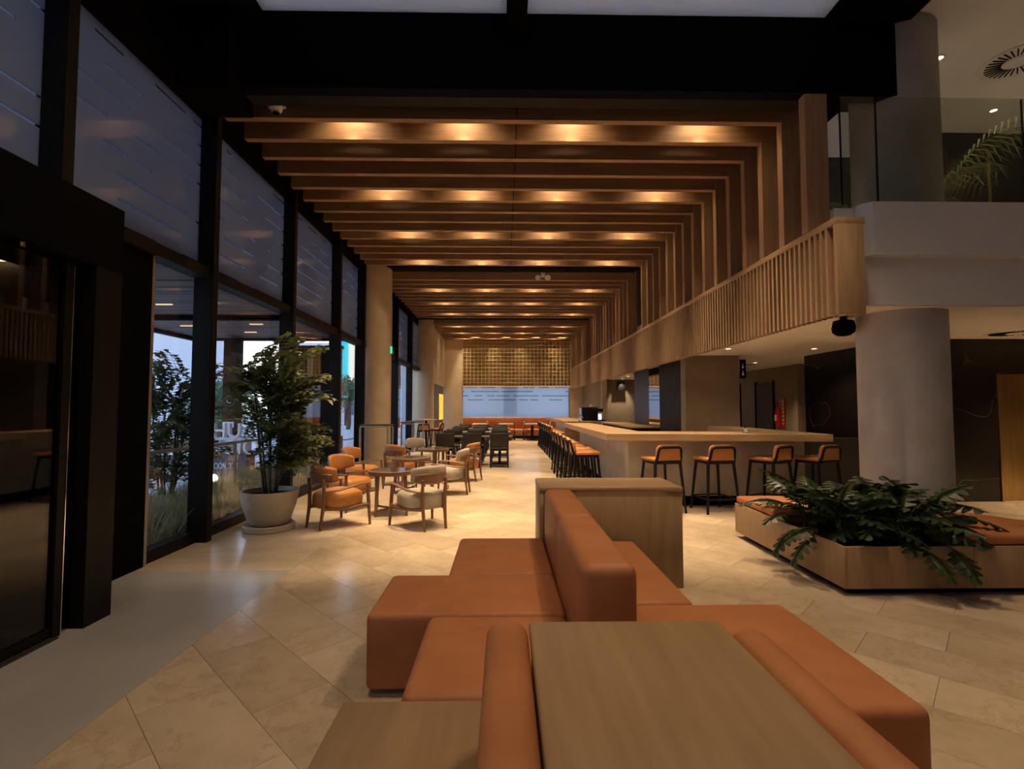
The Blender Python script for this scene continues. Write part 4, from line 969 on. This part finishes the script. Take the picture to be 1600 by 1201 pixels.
def text(s, size, mat, parent, loc, rot=(R(90), 0, 0), ext=.01, align='LEFT', name='lettering'):
    cu = bpy.data.curves.new('lettering', 'FONT'); cu.body = s; cu.size = size; cu.extrude = ext; cu.align_x = align
    o0 = bpy.data.objects.new('tmp', cu); C.objects.link(o0); bpy.context.view_layer.update()
    me = bpy.data.meshes.new_from_object(o0.evaluated_get(bpy.context.evaluated_depsgraph_get())); bpy.data.objects.remove(o0); bpy.data.curves.remove(cu)
    o = bpy.data.objects.new(name, me); C.objects.link(o); me.materials.clear(); me.materials.append(mat); o.parent = parent; o.location = loc; o.rotation_euler = rot; return o
text('C', .15, signwhite, cpst, (-.055, -.143, 1.70), ext=.003)
box('plaque', (-.12, .12, -.15, -.14, 1.18, 1.30), signwhite, cpst)
ms = thing('letter_monument', 'white block-letter monument on a navy base outside the window', 'sign', (-6.3, 10.25, -.1))
box('base', (0, 1.16, 0, .35, .24, .66), navy, ms); box('foot', (0.05, 1.1, .05, .3, 0, .24), concrete, ms); box('letter_back', (0.05, 1.12, .2, .28, .66, 1.0), signwhite, ms)
tx = text('ASUNCIÓN, 2025', .165, signwhite, ms, (1.0, -.004, .39), ext=.004, align='RIGHT'); tx.scale = (.58, 1, 1)
text('UNCIÓ', .42, signwhite, ms, (0.0, .12, .67), ext=.05); text('CHUA', .42, signwhite, ms, (0.08, .16, 1.0), ext=.05)
rl = thing('garden_rail', 'pale metal handrail running outside the windows', 'railing', (0, 0, 0))
MB().box(-4.33, -4.27, 5.2, 11.2, .93, .97).obj('handrail', metalgrey, rl)
for y in (5.3, 8.2, 11.0): MB().box(-4.32, -4.28, y - .02, y + .02, -.02, .93).obj('post', metalgrey, rl)
ds = thing('outdoor_screen', 'dark outdoor screen wall at the end of the terrace', 'screen wall', (-4.72, 11.55, -.1))
box('panel', (0, 1.0, 0, .12, 0, 2.95), brownblack, ds); box('post', (.28, .40, -.06, 0, 0, 2.95), walnut, ds); box('top_cap', (-.03, 1.03, -.03, .15, 2.95, 3.02), black, ds)
box('strut', (-.02, .0, -.03, .03, 0, 2.95), metalgrey, ds)
# terrace furniture beyond
for k, (x, y) in enumerate(((-4.6, 14.2), (-5.4, 15.4))):
    t = thing('terrace_table', 'dark terrace table outside, %s' % ('nearer the glass' if k == 0 else 'farther out'), 'table', (x, y, -.1), 0, 'terrace tables outside')
    MB().box(-.35, .35, -.35, .35, .72, .75).obj('tabletop', metalgrey, t); MB().tube([(0, 0, .02), (0, 0, .72)], .03, 10).obj('pedestal', black, t); MB().lathe([(0, 0), (.25, 0), (.24, .02), (0, .02)], 20).obj('base_plate', black, t)
    ch = copy_tree(dc); ch.location = (x + .1, y - .6, -.1); ch.rotation_euler = (0, 0, R(10)); ch['label'] = 'dark terrace chair outside at the %s table' % ('near' if k == 0 else 'far'); ch['group'] = 'terrace chairs outside'
# distant buildings, screen and trees
def building(label, x0, x1, y0, y1, h, mat, wins, wm_):
    t = thing('building', label, 'building', (x0, y0, -.1)); box('walls', (0, x1 - x0, 0, y1 - y0, 0, h), mat, t); box('roof_edge', (-.2, x1 - x0 + .2, -.2, y1 - y0, h, h + .5), signwhite, t)
    nx, nz = wins; wmh = MB().box(0, (x1 - x0) / nx * .55, -.06, .02, 0, h / nz * .5).mesh('window'); wmh.materials.append(wm_)
    for i in range(nx):
        for j in range(nz): link('window', wmh, None, t, ((i + .22) * (x1 - x0) / nx, 0, (j + .25) * h / nz))
pale = mottled('pale_facade', (0.55, 0.58, 0.66), (0.62, 0.65, 0.72), .2, .7); tanf = mottled('tan_facade', (.42, .34, .26), (.48, .39, .3), .2, .8); slate = mottled('slate_window', (.12, .14, .2), (.16, .18, .25), 1, .25)
building('tall pale building across the street', -36, -27, 40, 52, 34, pale, (3, 10), pale)
building('narrow tan building beside the pale one', -40.5, -36.4, 42, 52, 17, tanf, (2, 6), slate)
building('low pale building across the street behind the trees', -27, -12, 62, 72, 9, pale, (6, 3), slate)
led = thing('billboard', 'large glowing advertising screen in cyan, blue and peach', 'billboard', (-15.05, 46, -.1))
box('post', (.6, 1.1, .2, .6, 0, 2.5), black, led); box('frame', (-.1, 1.85, .05, .5, 2.3, 8.8), black, led)
m_, t_ = newmat('led_face'); c_ = t_.nodes.new('ShaderNodeTexCoord'); s_ = t_.nodes.new('ShaderNodeSeparateXYZ'); t_.links.new(c_.outputs['Generated'], s_.inputs[0])
col = ramp(t_, s_.outputs['X'], [(0.0, (0.02, .22, .75)), (.25, (.0, .50, .75)), (.5, (.05, .62, .80)), (.62, (.85, .9, .95)), (1.0, (1.0, .70, .48))])
e_ = t_.nodes.new('ShaderNodeEmission'); t_.links.new(col, e_.inputs[0]); e_.inputs[1].default_value = .95; out(t_, e_.outputs[0])
box('led_face', (0, 1.75, 0, .05, 2.5, 8.6), m_, led)
st2 = thing('shop_sign', 'small red and white lit sign across the street', 'sign', (-8.9, 41, 6.4)); box('panel', (0, .9, 0, .1, 0, 1.7), emit('shop_white', (.95, .8, .75), .9), st2); box('mark', (.15, .6, -.02, 0, .6, 1.3), emit('shop_red', (.7, .12, .08), .9), st2); box('pole', (.3, .5, .1, .3, -6.5, 0), black, st2)
def tree(label, x, y, h, r, seed, name='street_tree'):
    t = thing(name, label, 'tree', (x, y, -.1), 0, 'street trees outside'); rnd = random.Random(seed)
    MB().tube([(0, 0, 0), (.1, 0, h * .3), (0, .1, h * .6)], [.18, .13, .07], 8).obj('trunk', barkm, t, smooth=60)
    vs_, fs = [], []
    cl = [(rnd.gauss(0, .45) * r, rnd.gauss(0, .45) * r, h * .66 + rnd.gauss(0, .32) * r, rnd.uniform(.3, .5) * r) for _ in range(16)]
    for k in range(2600):
        c = cl[rnd.randrange(16)]; d = Vector((rnd.gauss(0, 1), rnd.gauss(0, 1), rnd.gauss(0, 1))).normalized() * c[3] * rnd.random() ** .35
        p = Vector(c[:3]) + d; u = Vector((rnd.gauss(0, 1), rnd.gauss(0, 1), rnd.gauss(0, 1))).normalized(); v = u.cross(Vector((rnd.gauss(0, 1), rnd.gauss(0, 1), 1))).normalized(); s = r * rnd.uniform(.05, .09)
        a = len(vs_); vs_.extend([p - u * s, p + v * s * .6, p + u * s, p - v * s * .6]); fs.append((a, a + 1, a + 2, a + 3))
    me = tri_mesh('crown', [tuple(q) for q in vs_], fs); me.materials.append(treeleaf); link('crown', me, None, t)
tree('leafy street tree straight beyond the letter monument', -15.2, 27, 3.7, 1.5, 1); tree('broad street tree behind the dark canopy post', -12.6, 30, 3.9, 1.5, 2)
tree('street tree beside the glowing billboard', -11.6, 38, 4.2, 1.4, 3); tree('street tree beyond the outdoor palm', -18.6, 25, 3.6, 1.4, 4); tree('low tree left of the outdoor palm', -15.6, 20.5, 2.8, 1.1, 6)
bush = tree('low bright bush by the letter monument', -9.2, 16.6, 1.9, .9, 5, 'shrub')
tfl = thing('traffic_light', 'street pole with a green traffic light', 'traffic light', (-16.6, 24, -.1))
MB().tube([(0, 0, 0), (0, 0, 3.2)], .06, 8).obj('pole', black, tfl); box('head', (-.14, .14, -.1, .1, 2.5, 3.2), black, tfl); MB().lathe([(0, -.09), (.09, 0), (0, .09)], 12).obj('green_lens', emit('traffic_green', (.02, .9, .4), 3), tfl, (0, -.1, 2.65))
wbn = thing('timber_bench', 'reddish timber bench outside past the palm', 'bench', (-8.2, 11.6, -.1)); box('seat', (0, 1.6, 0, .45, .40, .48), walnutx, wbn); box('leg', (.1, .2, .05, .4, 0, .40), black, wbn); box('leg', (1.4, 1.5, .05, .4, 0, .40), black, wbn)
box('backrest', (0, 1.6, .42, .46, .55, .85), walnutx, wbn)
